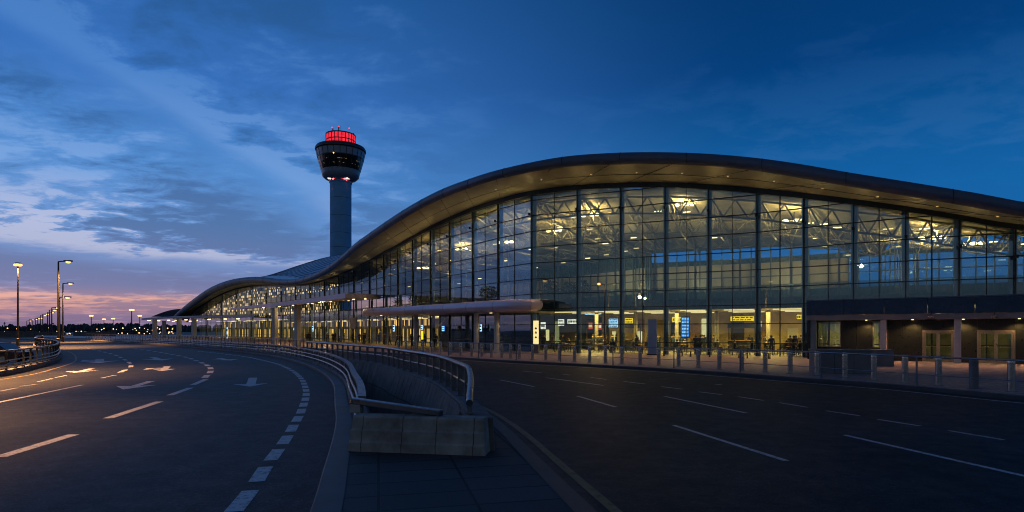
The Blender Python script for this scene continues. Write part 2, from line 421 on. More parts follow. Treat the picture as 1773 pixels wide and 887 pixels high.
# ---------------------------------------------------------------- world, sun, camera
def build_world():
    w = bpy.data.worlds.new('World'); scene.world = w; w.use_nodes = True
    nt = w.node_tree; nt.nodes.clear()
    out = nt.nodes.new('ShaderNodeOutputWorld')
    tc = nt.nodes.new('ShaderNodeTexCoord'); sp = nt.nodes.new('ShaderNodeSeparateXYZ'); link(nt, tc.outputs['Generated'], sp.inputs[0])
    x, y, z = sp.outputs
    zc = math_n(nt, 'MAXIMUM', z, 0.0)
    hyp = math_n(nt, 'SQRT', math_n(nt, 'ADD', math_n(nt, 'MULTIPLY', x, x), math_n(nt, 'ADD', math_n(nt, 'MULTIPLY', y, y), 1e-5)))
    dot = math_n(nt, 'DIVIDE', math_n(nt, 'ADD', math_n(nt, 'MULTIPLY', x, -.80), math_n(nt, 'MULTIPLY', y, .60)), hyp)
    mr = nt.nodes.new('ShaderNodeMapRange'); mr.interpolation_type = 'SMOOTHSTEP'; link(nt, dot, mr.inputs['Value'])
    mr.inputs['From Min'].default_value = .22; mr.inputs['From Max'].default_value = 1.06
    t = mr.outputs['Result']
    west = ramp(nt, zc, [(0,(.20,.15,.27)), (.020,(.26,.18,.31)), (.034,(.60,.31,.30)), (.046,(.70,.37,.32)), (.058,(.25,.25,.44)), (.09,(.19,.27,.53)), (.16,(.15,.31,.65)),
                         (.24,(.09,.27,.64)), (.36,(.042,.17,.52)), (.55,(.012,.10,.33)), (1,(.008,.05,.17))])
    east = ramp(nt, zc, [(0,(.03,.10,.24)), (.08,(.012,.14,.40)), (.2,(.006,.122,.38)), (.27,(.004,.098,.32)), (.385,(.0005,.048,.195)), (.6,(.0006,.026,.10)), (1,(.001,.014,.05))])
    sky = mixc(nt, t, east.outputs['Color'], west.outputs['Color'])
    back = nt.nodes.new('ShaderNodeMapRange'); back.interpolation_type = 'SMOOTHSTEP'; link(nt, y, back.inputs['Value'])
    back.inputs['From Min'].default_value = .15; back.inputs['From Max'].default_value = -.35
    behind = ramp(nt, zc, [(0,(.085,.09,.105)), (.12,(.085,.118,.17)), (.4,(.05,.075,.125)), (1,(.012,.028,.065))])
    sky = mixc(nt, back.outputs['Result'], sky, behind.outputs['Color'])
    # clouds on a flat layer overhead
    den = math_n(nt, 'ADD', zc, .10)
    cb = nt.nodes.new('ShaderNodeCombineXYZ'); link(nt, math_n(nt, 'DIVIDE', x, den), cb.inputs[0]); link(nt, math_n(nt, 'DIVIDE', y, den), cb.inputs[1])
    mp = nt.nodes.new('ShaderNodeMapping'); mp.inputs['Location'].default_value = CLOUD_OFF; mp.inputs['Rotation'].default_value = (0,0,R(-28)); mp.inputs['Scale'].default_value = (.75,.95,1); link(nt, cb.outputs[0], mp.inputs['Vector'])
    n1 = noise(nt, .85, 9, .58, mp.outputs['Vector']); n1.inputs['Distortion'].default_value = .35
    n2 = noise(nt, 5.5, 8, .62, mp.outputs['Vector']); n2.inputs['Distortion'].default_value = .3
    f = math_n(nt, 'ADD', math_n(nt, 'MULTIPLY', n1.outputs['Fac'], .60), math_n(nt, 'MULTIPLY', n2.outputs['Fac'], .40))
    # where the cloud banks and the clear gaps lie over the north-western sky
    yy = math_n(nt, 'MAXIMUM', y, .15); uu = math_n(nt, 'DIVIDE', x, yy); vv = math_n(nt, 'DIVIDE', z, yy)
    def gauss(d, wd):
        q = math_n(nt, 'DIVIDE', d, wd); return math_n(nt, 'EXPONENT', math_n(nt, 'MULTIPLY', math_n(nt, 'MULTIPLY', q, q), -1.0))
    wob = math_n(nt, 'ADD', math_n(nt, 'MULTIPLY', math_n(nt, 'SUBTRACT', n1.outputs['Fac'], .5), .42), math_n(nt, 'MULTIPLY', math_n(nt, 'SUBTRACT', n2.outputs['Fac'], .5), .22))
    diag = math_n(nt, 'ADD', math_n(nt, 'SUBTRACT', vv, math_n(nt, 'ADD', math_n(nt, 'MULTIPLY', math_n(nt, 'ADD', uu, .786), -.60), .50)), wob)
    bandl = math_n(nt, 'ADD', math_n(nt, 'SUBTRACT', vv, math_n(nt, 'ADD', math_n(nt, 'MULTIPLY', math_n(nt, 'ADD', uu, .886), -.14), .185)), math_n(nt, 'MULTIPLY', wob, .5))
    westu = nt.nodes.new('ShaderNodeMapRange'); westu.interpolation_type = 'SMOOTHSTEP'; link(nt, uu, westu.inputs['Value'])
    westu.inputs['From Min'].default_value = .15; westu.inputs['From Max'].default_value = -.45
    bias = math_n(nt, 'ADD', math_n(nt, 'MULTIPLY', gauss(diag, .038), -.075), math_n(nt, 'MULTIPLY', gauss(bandl, .028), -.14))
    bias = math_n(nt, 'ADD', bias, math_n(nt, 'MULTIPLY', gauss(math_n(nt, 'ADD', diag, .15), .09), .085))
    bias = math_n(nt, 'ADD', bias, math_n(nt, 'MULTIPLY', gauss(math_n(nt, 'ADD', bandl, .075), .035), .10))
    bias = math_n(nt, 'ADD', bias, math_n(nt, 'MULTIPLY', gauss(math_n(nt, 'SUBTRACT', vv, .062), .018), -.06))
    f = math_n(nt, 'ADD', math_n(nt, 'ADD', math_n(nt, 'MULTIPLY', math_n(nt, 'SUBTRACT', f, .5), 1.0), .5), math_n(nt, 'MULTIPLY', bias, westu.outputs['Result']))
    cov = nt.nodes.new('ShaderNodeMapRange'); cov.interpolation_type = 'SMOOTHSTEP'; link(nt, f, cov.inputs['Value'])
    cov.inputs['From Min'].default_value = .475; cov.inputs['From Max'].default_value = .585
    rim = nt.nodes.new('ShaderNodeMapRange'); rim.interpolation_type = 'SMOOTHSTEP'; link(nt, f, rim.inputs['Value'])
    rim.inputs['From Min'].default_value = .49; rim.inputs['From Max'].default_value = .40
    amt = nt.nodes.new('ShaderNodeMapRange'); amt.interpolation_type = 'SMOOTHSTEP'; link(nt, dot, amt.inputs['Value'])
    amt.inputs['From Min'].default_value = .58; amt.inputs['From Max'].default_value = .94; amt.inputs['To Min'].default_value = .07
    lowr = ramp(nt, zc, [(0,(.20,.13,.22)), (.046,(.32,.22,.33)), (.066,(.18,.20,.38)), (.16,(.08,.165,.37)), (.3,(.032,.125,.35)), (.6,(.012,.08,.25)), (1,(.01,.04,.12))])
    lite = ramp(nt, zc, [(0,(.30,.2,.3)), (.045,(.90,.45,.36)), (.064,(.36,.36,.55)), (.10,(.52,.53,.70)), (.15,(.56,.58,.76)), (.22,(.22,.40,.76)), (.36,(.08,.24,.60)), (1,(.02,.06,.2))])
    gap = math_n(nt, 'MULTIPLY', math_n(nt, 'MULTIPLY', math_n(nt, 'ADD', rim.outputs['Result'], 0.0), amt.outputs['Result']), .72, clamp=True)
    sky = mixc(nt, gap, sky, lite.outputs['Color'])
    low_t = nt.nodes.new('ShaderNodeMix'); low_t.data_type = 'RGBA'
    cl = mixc(nt, t, (.006,.05,.15), lowr.outputs['Color'])
    sky = mixc(nt, math_n(nt, 'MULTIPLY', math_n(nt, 'MULTIPLY', cov.outputs['Result'], amt.outputs['Result']), .85), sky, cl)
    bg = nt.nodes.new('ShaderNodeBackground'); link(nt, sky, bg.inputs['Color']); bg.inputs['Strength'].default_value = 1.0
    ns = nt.nodes.new('ShaderNodeTexSky'); ns.sky_type = 'NISHITA'; ns.sun_disc = False
    ns.sun_elevation = R(-3.0); ns.sun_rotation = R(-53); ns.altitude = 50; ns.dust_density = 1.5
    bn = nt.nodes.new('ShaderNodeBackground'); link(nt, ns.outputs[0], bn.inputs['Color']); bn.inputs['Strength'].default_value = .02
    ad = nt.nodes.new('ShaderNodeAddShader'); link(nt, bg.outputs[0], ad.inputs[0]); link(nt, bn.outputs[0], ad.inputs[1]); link(nt, ad.outputs[0], out.inputs[0])
CLOUD_OFF = (3.1, 1.7, 0)
build_world()
sl = bpy.data.lights.new('sun', 'SUN'); sl.energy = .03; sl.angle = R(120); sl.color = (1,.62,.5)
so = bpy.data.objects.new('sun', sl); COL.objects.link(so)
so.rotation_euler = Vector((.80,-.60,-.07)).to_track_quat('-Z', 'Y').to_euler()

cam = bpy.data.cameras.new('camera'); co = bpy.data.objects.new('camera', cam); COL.objects.link(co); scene.camera = co
co.location = (0,0,H*S); co.rotation_euler = (R(90),0,0)
cam.sensor_width = 36; cam.lens = 36*F/1773; cam.shift_y = (HY-443.5)/1773; cam.clip_end = 6000; cam.clip_start = .05

def lamp(kind, loc, energy, col=(1,.74,.38), size=.3, parent=None, aim=None, spot=R(120), blend=.6, sy=None):
    l = bpy.data.lights.new('lamp', kind); l.energy = energy*S*S; l.color = col
    if kind == 'POINT': l.shadow_soft_size = size
    if kind == 'SPOT': l.shadow_soft_size = size; l.spot_size = spot; l.spot_blend = blend
    if kind == 'AREA':
        l.size = size*S
        l.spread = R(165)
        if sy: l.shape = 'RECTANGLE'; l.size_y = sy*S
    o = bpy.data.objects.new('lamp', l); COL.objects.link(o); o.location = Vector(loc)*S
    if aim is not None: o.rotation_euler = Vector(aim).to_track_quat('-Z', 'Y').to_euler()
    return o

# ================================================================ plan curves
KL = catmull([(-.2,-6),(-1.0,1),(-1.6,4),(-2.03,5.9),(-2.36,7.2),(-2.92,9.4),(-3.42,11.2),(-4.24,13.8),(-5.9,19),(-7.6,23.3),(-11.2,30.8),(-15.9,38.9),(-25.1,50.5),(-39,66),(-58,84.5),(-71,97),(-100,124),(-150,168)], .4)
KR = catmull([(3.0,-6),(1.7,1),(1.12,4),(.76,5.9),(.33,8.2),(-.06,10.3),(-.50,12.2),(-.92,13.6),(-1.45,15.0),(-2.35,17.6),(-3.35,19.9),(-5.2,24.3),(-7.0,27.2),(-9.4,31.3),(-12.3,35.4),(-14.7,38.2),(-24.1,49.6),(-38,65.1),(-57,83.6),(-70,96),(-99,123),(-149,167)], .4)
# the right side leaves the left by about a metre further away
def side(pts, near, d, y0):
    o = offset(near, d)
    return [p for p in pts if p[1] < y0] + [p for p in o if p[1] >= y0]
KR = catmull([(3.0,-6),(1.7,1),(1.12,4),(.76,5.9),(.33,8.2),(-.06,10.3),(-.50,12.2),(-.92,13.6),(-1.45,15.0),(-2.35,17.6),(-3.35,19.9),(-5.2,24.3),(-7.0,27.2),(-9.5,31.5),(-12.5,36.0)]
             + [p for p in resample([q for q in offset(KL, 1.5) if q[1] > 40], 6.0)], .4)
RL = catmull([(-.62,8.4),(-.75,10.4),(-.88,11.4),(-1.22,12.87),(-1.7,14.84),(-2.6,17.6),(-3.6,19.9),(-5.45,24.3),(-7.25,27.2),(-9.8,31.5),(-12.8,36.0)]
             + [p for p in resample([q for q in offset(KL, 1.15) if 40 < q[1] < 130], 6.0)], .4)
BL = catmull([(-17.6,-6),(-18.2,4),(-18.6,12),(-19.2,18),(-20.3,22.7),(-22.9,27.8),(-26,33),(-30.2,38.75),(-38.5,49),(-52.5,64),(-78,96),(-110,126),(-160,170)], .5)
FK = catmull([(30,-6),(20,5),(13.6,14.9),(12.8,18.5),(10.4,21.2),(6.8,26.4),(3.6,30.7),(.5,32.6),(-4,38.2),(-9.0,45.0),(-15.2,53),(-22.5,60.5),(-36,75.5),(-56,95),(-75,110),(-108,134),(-156,176)], .5)
FK = catmull([(34,-6),(22,5),(15.6,11.8),(13.55,14.9),(12.3,18.2),(10.35,21.3),(8.6,23.9),(6.6,26.5),(3.7,29.6),(.5,32.5),(-4,37.6),(-9.3,44.3),(-15.6,52.4),(-22.5,60.2),(-36,75),(-56,94),(-76,111),(-108,137),(-156,178)], .5)

# ================================================================ ground, roads, kerbs
pitL = clipY(offset(KL, .70), 9.0, 33.5)
pitR = clipY(offset(RL, -.16), 9.0, 34.2)
pit_ring = pitL + pitR[::-1]
mb = MB(); mb.poly([[(-1500,-300),(1500,-300),(1500,3000),(-1500,3000)], pit_ring[::2]], 0.0)
tag(mb.build('ground', M['ground']), kind='structure')
mb = MB(); mb.poly([BL + KL[::-1]], .004); road = tag(mb.build('road', M['asphalt']), kind='structure')
mb = MB(); mb.poly([KR + FK[::-1]], .004); road2 = tag(mb.build('road', M['asphalt_old']), kind='structure')
# median
inL = offset(KL, .30); inR = offset(KR, -.24)
mb = MB(); mb.poly([inL[:-1] + inR[::-1], pit_ring[::2]], .125); tag(mb.build('pavement', M['slabs']), kind='structure')
mb = MB(); mb.sweep(KL, [(0,-.05),(0,.105),(.02,.128),(.30,.132),(.30,-.05)]); tag(mb.build('kerb', M['kerb']), kind='structure')
mb = MB(); mb.sweep(KR, [(0,-.05),(0,.105),(-.02,.128),(-.24,.132),(-.24,-.05)]); tag(mb.build('kerb', M['kerb']), kind='structure')
# forecourt pavement reaches under the terminal
mb = MB(); mb.poly([offset(FK, .24) + [(-150,215),(-30,190),(60,120),(95,60),(90,-6)]], .12); tag(mb.build('forecourt_pavement', M['paving']), kind='structure')
mb = MB(); mb.sweep(FK, [(0,-.05),(0,.10),(.02,.122),(.24,.126),(.24,-.05)]); tag(mb.build('kerb', M['kerb']), kind='structure')
# kerb of the far carriageway edge
mb = MB(); mb.sweep(BL, [(0,-.05),(0,.16),(-.03,.19),(-.40,.19),(-.40,-.05)]); tag(mb.build('kerb', M['concrete_dark']), kind='structure')
# pit lining
mb = MB()
pf = clipY(offset(RL, -.16), 8.9, 34.3)
n = len(pf); nn = nrm(pf)
fl = []
for p, q in zip(pf, nn):
    fl.append((p[0]-q[0]*.62, p[1]-q[1]*.62))
mb.poly([[(-3,9),(-1.2,9)] + [(p[0]+.2,p[1]) for p in pf] + [(p[0]-.1,p[1]) for p in pitL][::-1]], -2.0)
tag(mb.build('ramp_floor', M['concrete_dark']), kind='structure')

# ---------------------------------------------------------------- markings
mk = MB()
def quad_from_px(pts): 
    g = [G(*p, z=.008) for p in pts]
    mk.add([(a, b, .008) for a, b in g], [(0,1,2,3)])
def dash(p, q, w=.10, m=None):
    (x0,y0), (x1,y1) = p, q; L = math.hypot(x1-x0, y1-y0); nx, ny = (y1-y0)/L*w/2, -(x1-x0)/L*w/2
    (m or mk).add([(x0+nx,y0+ny,.008),(x1+nx,y1+ny,.008),(x1-nx,y1-ny,.008),(x0-nx,y0-ny,.008)], [(0,1,2,3)])
def dpx(a, b, w=.10): dash(G(*a), G(*b), w)
def dashed(path, on, off_, w, start=0.0):
    fine = resample(path, .1); k = int(start*10)
    while k+int(on*10) < len(fine):
        seg = fine[k:k+int(on*10)+1:max(1, int(on*10)//4)]
        l = offset(seg, w/2); r = offset(seg, -w/2)
        mk.strip([(a,b,.008) for a,b in l], [(a,b,.008) for a,b in r])
        k += int((on+off_)*10)
def solid(path, w, m=None):
    l = offset(path, w/2); r = offset(path, -w/2)
    (m or mk).strip([(a,b,.008) for a,b in l], [(a,b,.008) for a,b in r])
# short blocks along the median kerb
edge = [G(*p) for p in ((395,898),(429,857),(461,808),(484,777),(500,753),(511,733),(519,719),(524,706),(528,695),(530,685),(530,677),(528,669),(525,661),(519,653),(510,645),(500,639),(484,632),(462,626),(430,619),(390,613.5),(340,608))]
edge = catmull(edge, .3)
dashed(edge, .8, .42, .19, .25)
mk.build('edge_blocks', M['white'], road); mk = MB()
# main lane line
c1 = catmull([G(*p) for p in ((-90,872),(-20,830),(62,773),(130,750))], .3)
dash(G(0,792), G(128,753), .20)
mainl = catmull([G(*p) for p in ((184,726),(230,710),(277,696),(311,679),(345,662),(358,651),(365,643),(363,636),(355,631),(343,626),(322,619),(300,614.5),(270,609),(225,603.5))], .3)
dash(G(187,725), G(276,696), .20); dash(G(294,685), G(330,672), .20); dash(G(334,667), G(357,657), .20)
far_part = [p for p in mainl if p[1] > 22.0]
dashed(far_part, 1.9, .9, .24, .3)
mk.build('lane_line', M['white'], road); mk = MB()
dash(G(-20,701), G(143,667), .13); dash(G(176,655), G(200,650), .13); dash(G(205,646), G(209,645), .13)
inner = catmull([G(*p) for p in ((203,647),(215,642),(225,637),(227,632),(222,627),(212,621),(200,615.5),(185,611),(168,607),(150,603.5))], .3)
dashed(inner, 2.2, 1.8, .20, .6)
dash(G(0,678), G(30,672), .13); dash(G(36,669.5), G(62,666), .13); dash(G(64,662), G(90,656), .12); dash(G(96,654.5), G(115,650.5), .12)
mk.build('lane_line', M['white'], road); mk = MB()
solid([p for p in offset(BL, .75) if 14 < p[1] < 110], .10); mk.build('edge_line', M['yellow'], road); mk = MB()
# arrows: tip and tail in plan
def arrow(tip, tail, w=.16, hw=.52, hl=1.3, fork=False):
    tx, ty = G(*tip); bx_, by_ = G(*tail); L = math.hypot(tx-bx_, ty-by_); dx, dy = (tx-bx_)/L, (ty-by_)/L; nx, ny = dy, -dx
    def P(a, b): return (tx-dx*a+nx*b, ty-dy*a+ny*b, .008)
    hl = min(hl, L*.45)
    mk.add([P(0,0), P(hl,hw), P(hl*.86,w/2), P(L,w/2), P(L,-w/2), P(hl*.86,-w/2), P(hl,-hw)], [(0,1,2),(0,2,5),(0,5,6),(2,3,4,5)])
    if fork:
        mk.add([P(hl*1.3,w/2), P(hl*1.5,w/2+.35), P(hl*1.25,w/2+.3), P(hl*.9,w/2+.7), P(hl*1.9,w/2+.65), P(hl*1.75,w/2+.48), P(hl*1.75,w/2)], [(0,1,6),(1,2,3,4,5),(1,5,6)])
arrow((433,670), (438,654.5), .30, .55, 1.1); mk.build('lane_arrow', M['white'], road); mk = MB()
arrow((213,675), (262,660.5), .26, .60, 1.7); mk.build('lane_arrow', M['white'], road); mk = MB()
arrow((281,643), (290,634.5), .30, .50, 1.5, True); mk.build('lane_arrow', M['white'], road); mk = MB()
arrow((128,646), (159,638.5), .26, .65, 1.8); mk.build('lane_arrow', M['white'], road); mk = MB()
arrow((400,624.5), (378,620.5), .35, .8, 2.2); mk.build('lane_arrow', M['white'], road); mk = MB()
arrow((281,624.5), (264,619), .4, .9, 2.4); mk.build('lane_arrow', M['white'], road); mk = MB()
arrow((172,629), (173,622), .45, 1.0, 2.6, True); mk.build('lane_arrow', M['white'], road); mk = MB()
# forecourt road
for a, b, w in (((1166,737),(1362,799),.10), ((1462,754),(1790,829),.10)): dpx(a, b, w)
mk.build('lane_line', M['white'], road2); mk = MB()
for a, b in (((1000,686.5),(1066,705.5)), ((1151,687),(1293,716)), ((866,658.5),(925,670)), ((945,654.5),(1045,668)), ((905,643),(938,646))): dpx(a, b, .10)
mk.build('lane_line', M['white'], road2); mk = MB()
for a, b in (((1080,661),(1117,665.5)), ((1145,670),(1182,674.5)), ((1210,679),(1250,684)), ((1278,687.5),(1322,694)), ((1350,698),(1398,706)), ((1430,712),(1488,720.5)), ((1520,727),(1594,738.5)), ((1643,746.5),(1738,762.5)), ((1238,665.6),(1250,667)), ((974,648.2),(987,650)), ((1023,654),(1050,657.5)), ((965,657),(990,660))): dpx(a, b, .09)
mk.build('lane_line', M['white'], road2); mk = MB()
solid([p for p in offset(FK, -.62) if 8 < p[1] < 70], .11); mk.build('edge_line', M['white'], road2); mk = MB()
solid([p for p in offset(KR, .30) if 2 < p[1] < 30], .12); mk.build('edge_line', M['yellow'], road2)

# ================================================================ median: barrier block, retaining wall, railings
A = (-2.36,8.28); B = (-.37,7.96)
bd = thing('concrete_barrier', 'stepped cast concrete barrier closing the near end of the sunken ramp', 'barrier', (lerp(A[0],B[0],.5), lerp(A[1],B[1],.5), .125))
L = math.dist(A, B); ux, uy = (B[0]-A[0])/L, (B[1]-A[1])/L; vx, vy = -uy, ux     # v points away from the viewer
cuts = [0, .20, .80, 1.30, 1.84, L]
prof = [(0,.10),(0,.255),(.035,.275),(.042,.42),(.077,.44),(.09,.595),(.115,.625),(.36,.625),(.40,.59),(.44,.10)]
for k in range(5):
    a, b = cuts[k]+.004, cuts[k+1]-.004
    if k == 4: b = L
    ends = []
    for q, sgn in ((a, 0), (b, 1)):
        tp = (.035 if (k == 0 and q == a) else 0) - (.04 if (k == 4 and sgn) else 0)
        ends.append([(A[0]+ux*(q+tp*(z-.1)/.5)+vx*o, A[1]+uy*(q+tp*(z-.1)/.5)+vy*o, z) for o, z in prof])
    m = MB(); n = len(prof)
    m.add(ends[0]+ends[1], [(i, (i+1)%n, n+(i+1)%n, n+i) for i in range(n)] + [tuple(range(n)), tuple(range(n, 2*n))[::-1]])
    m.build('concrete_segment', M['concrete'], bd, bevel=.006)

rw = thing('retaining_wall', 'dark panelled retaining wall of the sunken ramp with low parapet', 'retaining wall', (-3.6,19.9,.12))
RLn = clipY(RL, 10.4, 36.2)
m = MB(); m.sweep(RLn, [(-.16,-.02),(-.16,.42),(-.13,.45),(.14,.45),(.17,.42),(.17,-.02)]); m.build('parapet', M['concrete_dark'], rw)
m = MB()
q = [(-.60,8.36),(-.26,8.30),(-.62,10.42),(-.93,10.44)]
m.hexa([(x,y,.06) for x,y in ((-.62,8.36),(-.24,8.30),(-.58,10.4),(-.92,10.4))], [(x,y,.60) for x,y in ((-.60,8.38),(-.27,8.33),(-.64,10.4),(-.92,10.4))])
m.build('end_block', M['concrete_dark'], rw, bevel=.012)
# sloped facing panels with open joints
m = MB(); pr = resample(clipY(offset(RL, -.162), 10.2, 35), .52)
for a, b in zip(pr, pr[1:]):
    d = math.dist(a, b); tx, ty = (b[0]-a[0])/d, (b[1]-a[1])/d; nx, ny = -ty, tx
    g = .018; a2 = (a[0]+tx*g, a[1]+ty*g); b2 = (b[0]-tx*g, b[1]-ty*g)
    for z0, z1, o0, o1 in ((-2.0,-.415,.74,.30),(-.385,.40,.29,.035)):
        fo = lambda p, o, z: (p[0]+nx*o, p[1]+ny*o, z)
        m.hexa([fo(a2,o0,z0), fo(b2,o0,z0), fo(b2,o0-.06,z0), fo(a2,o0-.06,z0)], [fo(a2,o1,z1), fo(b2,o1,z1), fo(b2,o1-.06,z1), fo(a2,o1-.06,z1)])
m.build('facing_panels', M['concrete_dark'], rw, bevel=.004)
m = MB(); bk = clipY(offset(RL, -.165), 9.0, 35)
m.strip([(p[0],p[1],.40) for p in bk], [(p[0]-.10,p[1]+.05,-2.0) for p in bk]); m.build('backing', M['black'], rw)
lw = thing('retaining_wall', 'low concrete upstand under the railing beside the curving road', 'retaining wall', (-5.5,19.0,.12))
m = MB(); m.sweep(clipY(KL, 8.7, 98), [(.34,.0),(.34,.21),(.37,.24),(.60,.24),(.63,.21),(.63,.0)]); m.build('upstand', M['concrete_dark'], lw)
m = MB(); m.strip([(p[0],p[1],.20) for p in clipY(offset(KL,.64),8.7,36)], [(p[0],p[1],-2.0) for p in clipY(offset(KL,.64),8.7,36)]); m.build('inner_face', M['concrete_dark'], lw)

def railing(name, label, path, z0, ztop, rails, post_step, post_wd, top, mat_top, mat_post, base_off=(0,0), top_taper=None, maxpost=99, mid_mat=None):
    p0 = path[len(path)//2]
    t = thing(name, label, 'railing', (p0[0], p0[1], z0))
    pp = [(p[0], p[1], ztop if top_taper is None else top_taper(p)) for p in path]
    m = MB()
    if top[0] == 'tube': m.tube(pp, top[1], 12)
    else: m.ribbon(pp, top[1], top[2])
    m.build('top_rail', mat_top, t, smooth=(top[0] == 'tube'))
    for zz, r, o in rails:
        m = MB(); q = offset(path, o); m.tube([(p[0], p[1], zz) for p in q], r, 8); m.build('lower_rail', mid_mat or mat_top, t, smooth=True)
    posts = resample(path, post_step)[:maxpost]
    dirs = nrm(posts)
    for p, n_ in zip(posts, dirs):
        m = MB(); rz = math.atan2(n_[1], n_[0]); zt = (ztop if top_taper is None else top_taper(p)) - .01
        m.box((p[0], p[1], (z0+zt)/2), (post_wd[0], post_wd[1], zt-z0), rz)
        m.box((p[0], p[1], z0+.008), (post_wd[0]*1.7, post_wd[1]*2.6, .016), rz)
        m.build('post', mat_post, t, origin=None)
    return t
# ramp side railing with descending end
def rtop(p):
    return 1.13 if p[1] > 11.3 else lerp(.80, 1.13, max(0, min(1, (p[1]-8.4)/2.6))**.8)
path = clipY(RL, 10.3, 36.0)
rr = railing('railing', 'tubular steel handrail on flat posts along the sunken ramp parapet', path, .45, 1.13, [(.80,.022,0)], 1.05, (.10,.035), ('tube',.001), M['galv'], M['post'], top_taper=rtop)
for c in list(rr.children):
    if c.name.startswith('top_rail'): bpy.data.objects.remove(c)
m = MB(); tp = [(p[0], p[1], rtop(p)) for p in clipY(RL, 8.4, 36.0)]; m.tube(tp, .052, 14); m.build('top_rail', M['galv'], rr, smooth=True)
m = MB(); m.box((-.63,8.62,.71), (.07,.05,.22)); m.box((-.63,8.62,.63),(.13,.12,.02)); m.build('post', M['galv'], rr)
# curving road side railing
path = clipY(offset(KL, .46), 8.75, 97)
railing('railing', 'low triple rail guard along the kerb of the curving road', path, .22, .80, [(.60,.025,-.06),(.42,.028,-.10)], 1.6, (.05,.07), ('box',.13,.055), M['galv'], M['post'])
# sloping end beam on the barrier
p, q = (-2.43,8.80,.79), (-1.02,8.34,.665)
sb = thing('end_beam', 'sloping steel beam dropping onto the concrete barrier', 'steel beam', (p[0],p[1],.62))
m = MB(); m.bar(p, q, .14, .085); m.build('beam', M['galv'], sb, bevel=.012)
m = MB(); m.box((-2.36,8.72,.68), (.16,.12,.12)); m.build('support', M['concrete'], sb, bevel=.008)
# further fence on the forecourt side of the median
path = clipY(RL, 36.5, 104)
railing('railing', 'long upright picket railing between the two carriageways towards the distance', path, .13, 1.22, [(.70,.02,0)], 1.15, (.05,.05), ('box',.07,.05), M['galv'], M['post'])

# ================================================================ far-side barrier of the curving road
path = clipY(offset(BL, -.20), 5, 100)
p0 = path[len(path)//3]
gb = railing('guard_rail', 'dark steel guard rail on concrete kerb along the outer edge of the curving road', path, .19, 1.0, [(.60,.03,.04),(.42,.045,.08),(.28,.03,.04)], 1.35, (.07,.08), ('box',.12,.06), M['post'], M['black'], mid_mat=M['post'])

# ================================================================ bollards and handrail
dyt = [(1751,106),(1567,91),(1414,78),(1174,63),(945,52),(818,45.5),(748,40.5),(690,37)]
bpx = [690,703,717,732,748,763,780,798,817,834,851,869,884,899.5,922,945,969,994.5,1021,1048.5,1077,1108.5,1140.5,1175,1209,1245.5,1284,1324.7,1368,1414.6,1463,1513,1567,1625,1686,1751]
bz = .122
proto = thing('bollard', '', 'bollard', (0,0,bz)); local(proto)
m = MB(); m.lathe([(.001,0),(.092,0),(.092,.78),(.086,.785),(.086,.80),(.092,.805),(.092,.90),(.080,.925),(.001,.93)], 20); m.build('sleeve', M['steel'], proto, smooth=True)
m = MB(); m.lathe([(.092,.002),(.15,.002),(.15,.010),(.092,.014)], 20); m.build('base_ring', M['post'], proto, smooth=True)
bpts = []
N = len(bpx)
for i, px in enumerate(bpx):
    Y = (H-bz)*1000/interp(dyt, px); X = (px-CX)/1000*Y
    lab = 'brushed steel bollard along the forecourt kerb, %s from the right' % ORD[N-1-i] if i < N-1 else 'brushed steel bollard nearest the right edge of the forecourt kerb'
    if i == N-2: lab = 'wider dull grey bollard, second from the right along the forecourt kerb'
    bpts.append((X, Y))
    b = proto if i == 0 else clone(proto, (X,Y,bz), lab)
    b.location = Vector((X,Y,bz))*S; b['label'] = lab; b['group'] = 'bollards along the forecourt kerb'
    if i == N-2:
        b.scale = (1.25,1.25,.97)
        for c in b.children:
            if c.name.startswith('sleeve'):
                c.data = c.data.copy(); c.data.materials[0] = M['planter']
hp = catmull(bpts, .4); hp = [p for p in offset(hp, .95)]
hp = [p for p in hp if p[1] < 39]
hp = hp + [(hp[-1][0]+.9, hp[-1][1]-2.2), (hp[-1][0]+2.4, hp[-1][1]-5.6)]
railing('railing', 'slim steel crowd railing standing behind the forecourt bollards', hp, .122, 1.05, [(.50,.012,0)], 3.4, (.045,.03), ('tube',.026), M['galv'], M['post'])

# ================================================================ planters, totems
def planter(px0, px1, pyb, pyt, depth, label):
    Y = (H-.122)*1000/(pyb-HY); x0, x1 = (px0-CX)/1000*Y, (px1-CX)/1000*Y; h = (pyb-pyt)*Y/1000
    t = thing('planter_box', label, 'planter', ((x0+x1)/2, Y, .122)); rz = R(-12)
    c = ((x0+x1)/2, Y+depth/2); w = x1-x0
    m = MB(); k = 3 if w > 2 else 1
    for i in range(k):
        m.box((c[0]+math.cos(rz)*(-w/2+w*(i+.5)/k), c[1]+math.sin(rz)*(-w/2+w*(i+.5)/k), .122+h*.48), (w/k-.012, depth, h*.96), rz)
    m.build('panels', M['planter'], t, bevel=.01)
    m = MB(); m.box((c[0], c[1], .122+h*.98), (w+.05, depth+.05, h*.06), rz); m.build('rim', M['planter'], t, bevel=.01)
    m = MB(); m.box((c[0], c[1], .13), (w*.97, depth*.95, .05), rz); m.build('plinth', M['black'], t)
planter(1421, 1512, 647, 606, .95, 'large dark stone planter box behind the bollards')
planter(1516, 1549, 634.5, 606, .7, 'smaller dark planter box set back beside the large one')

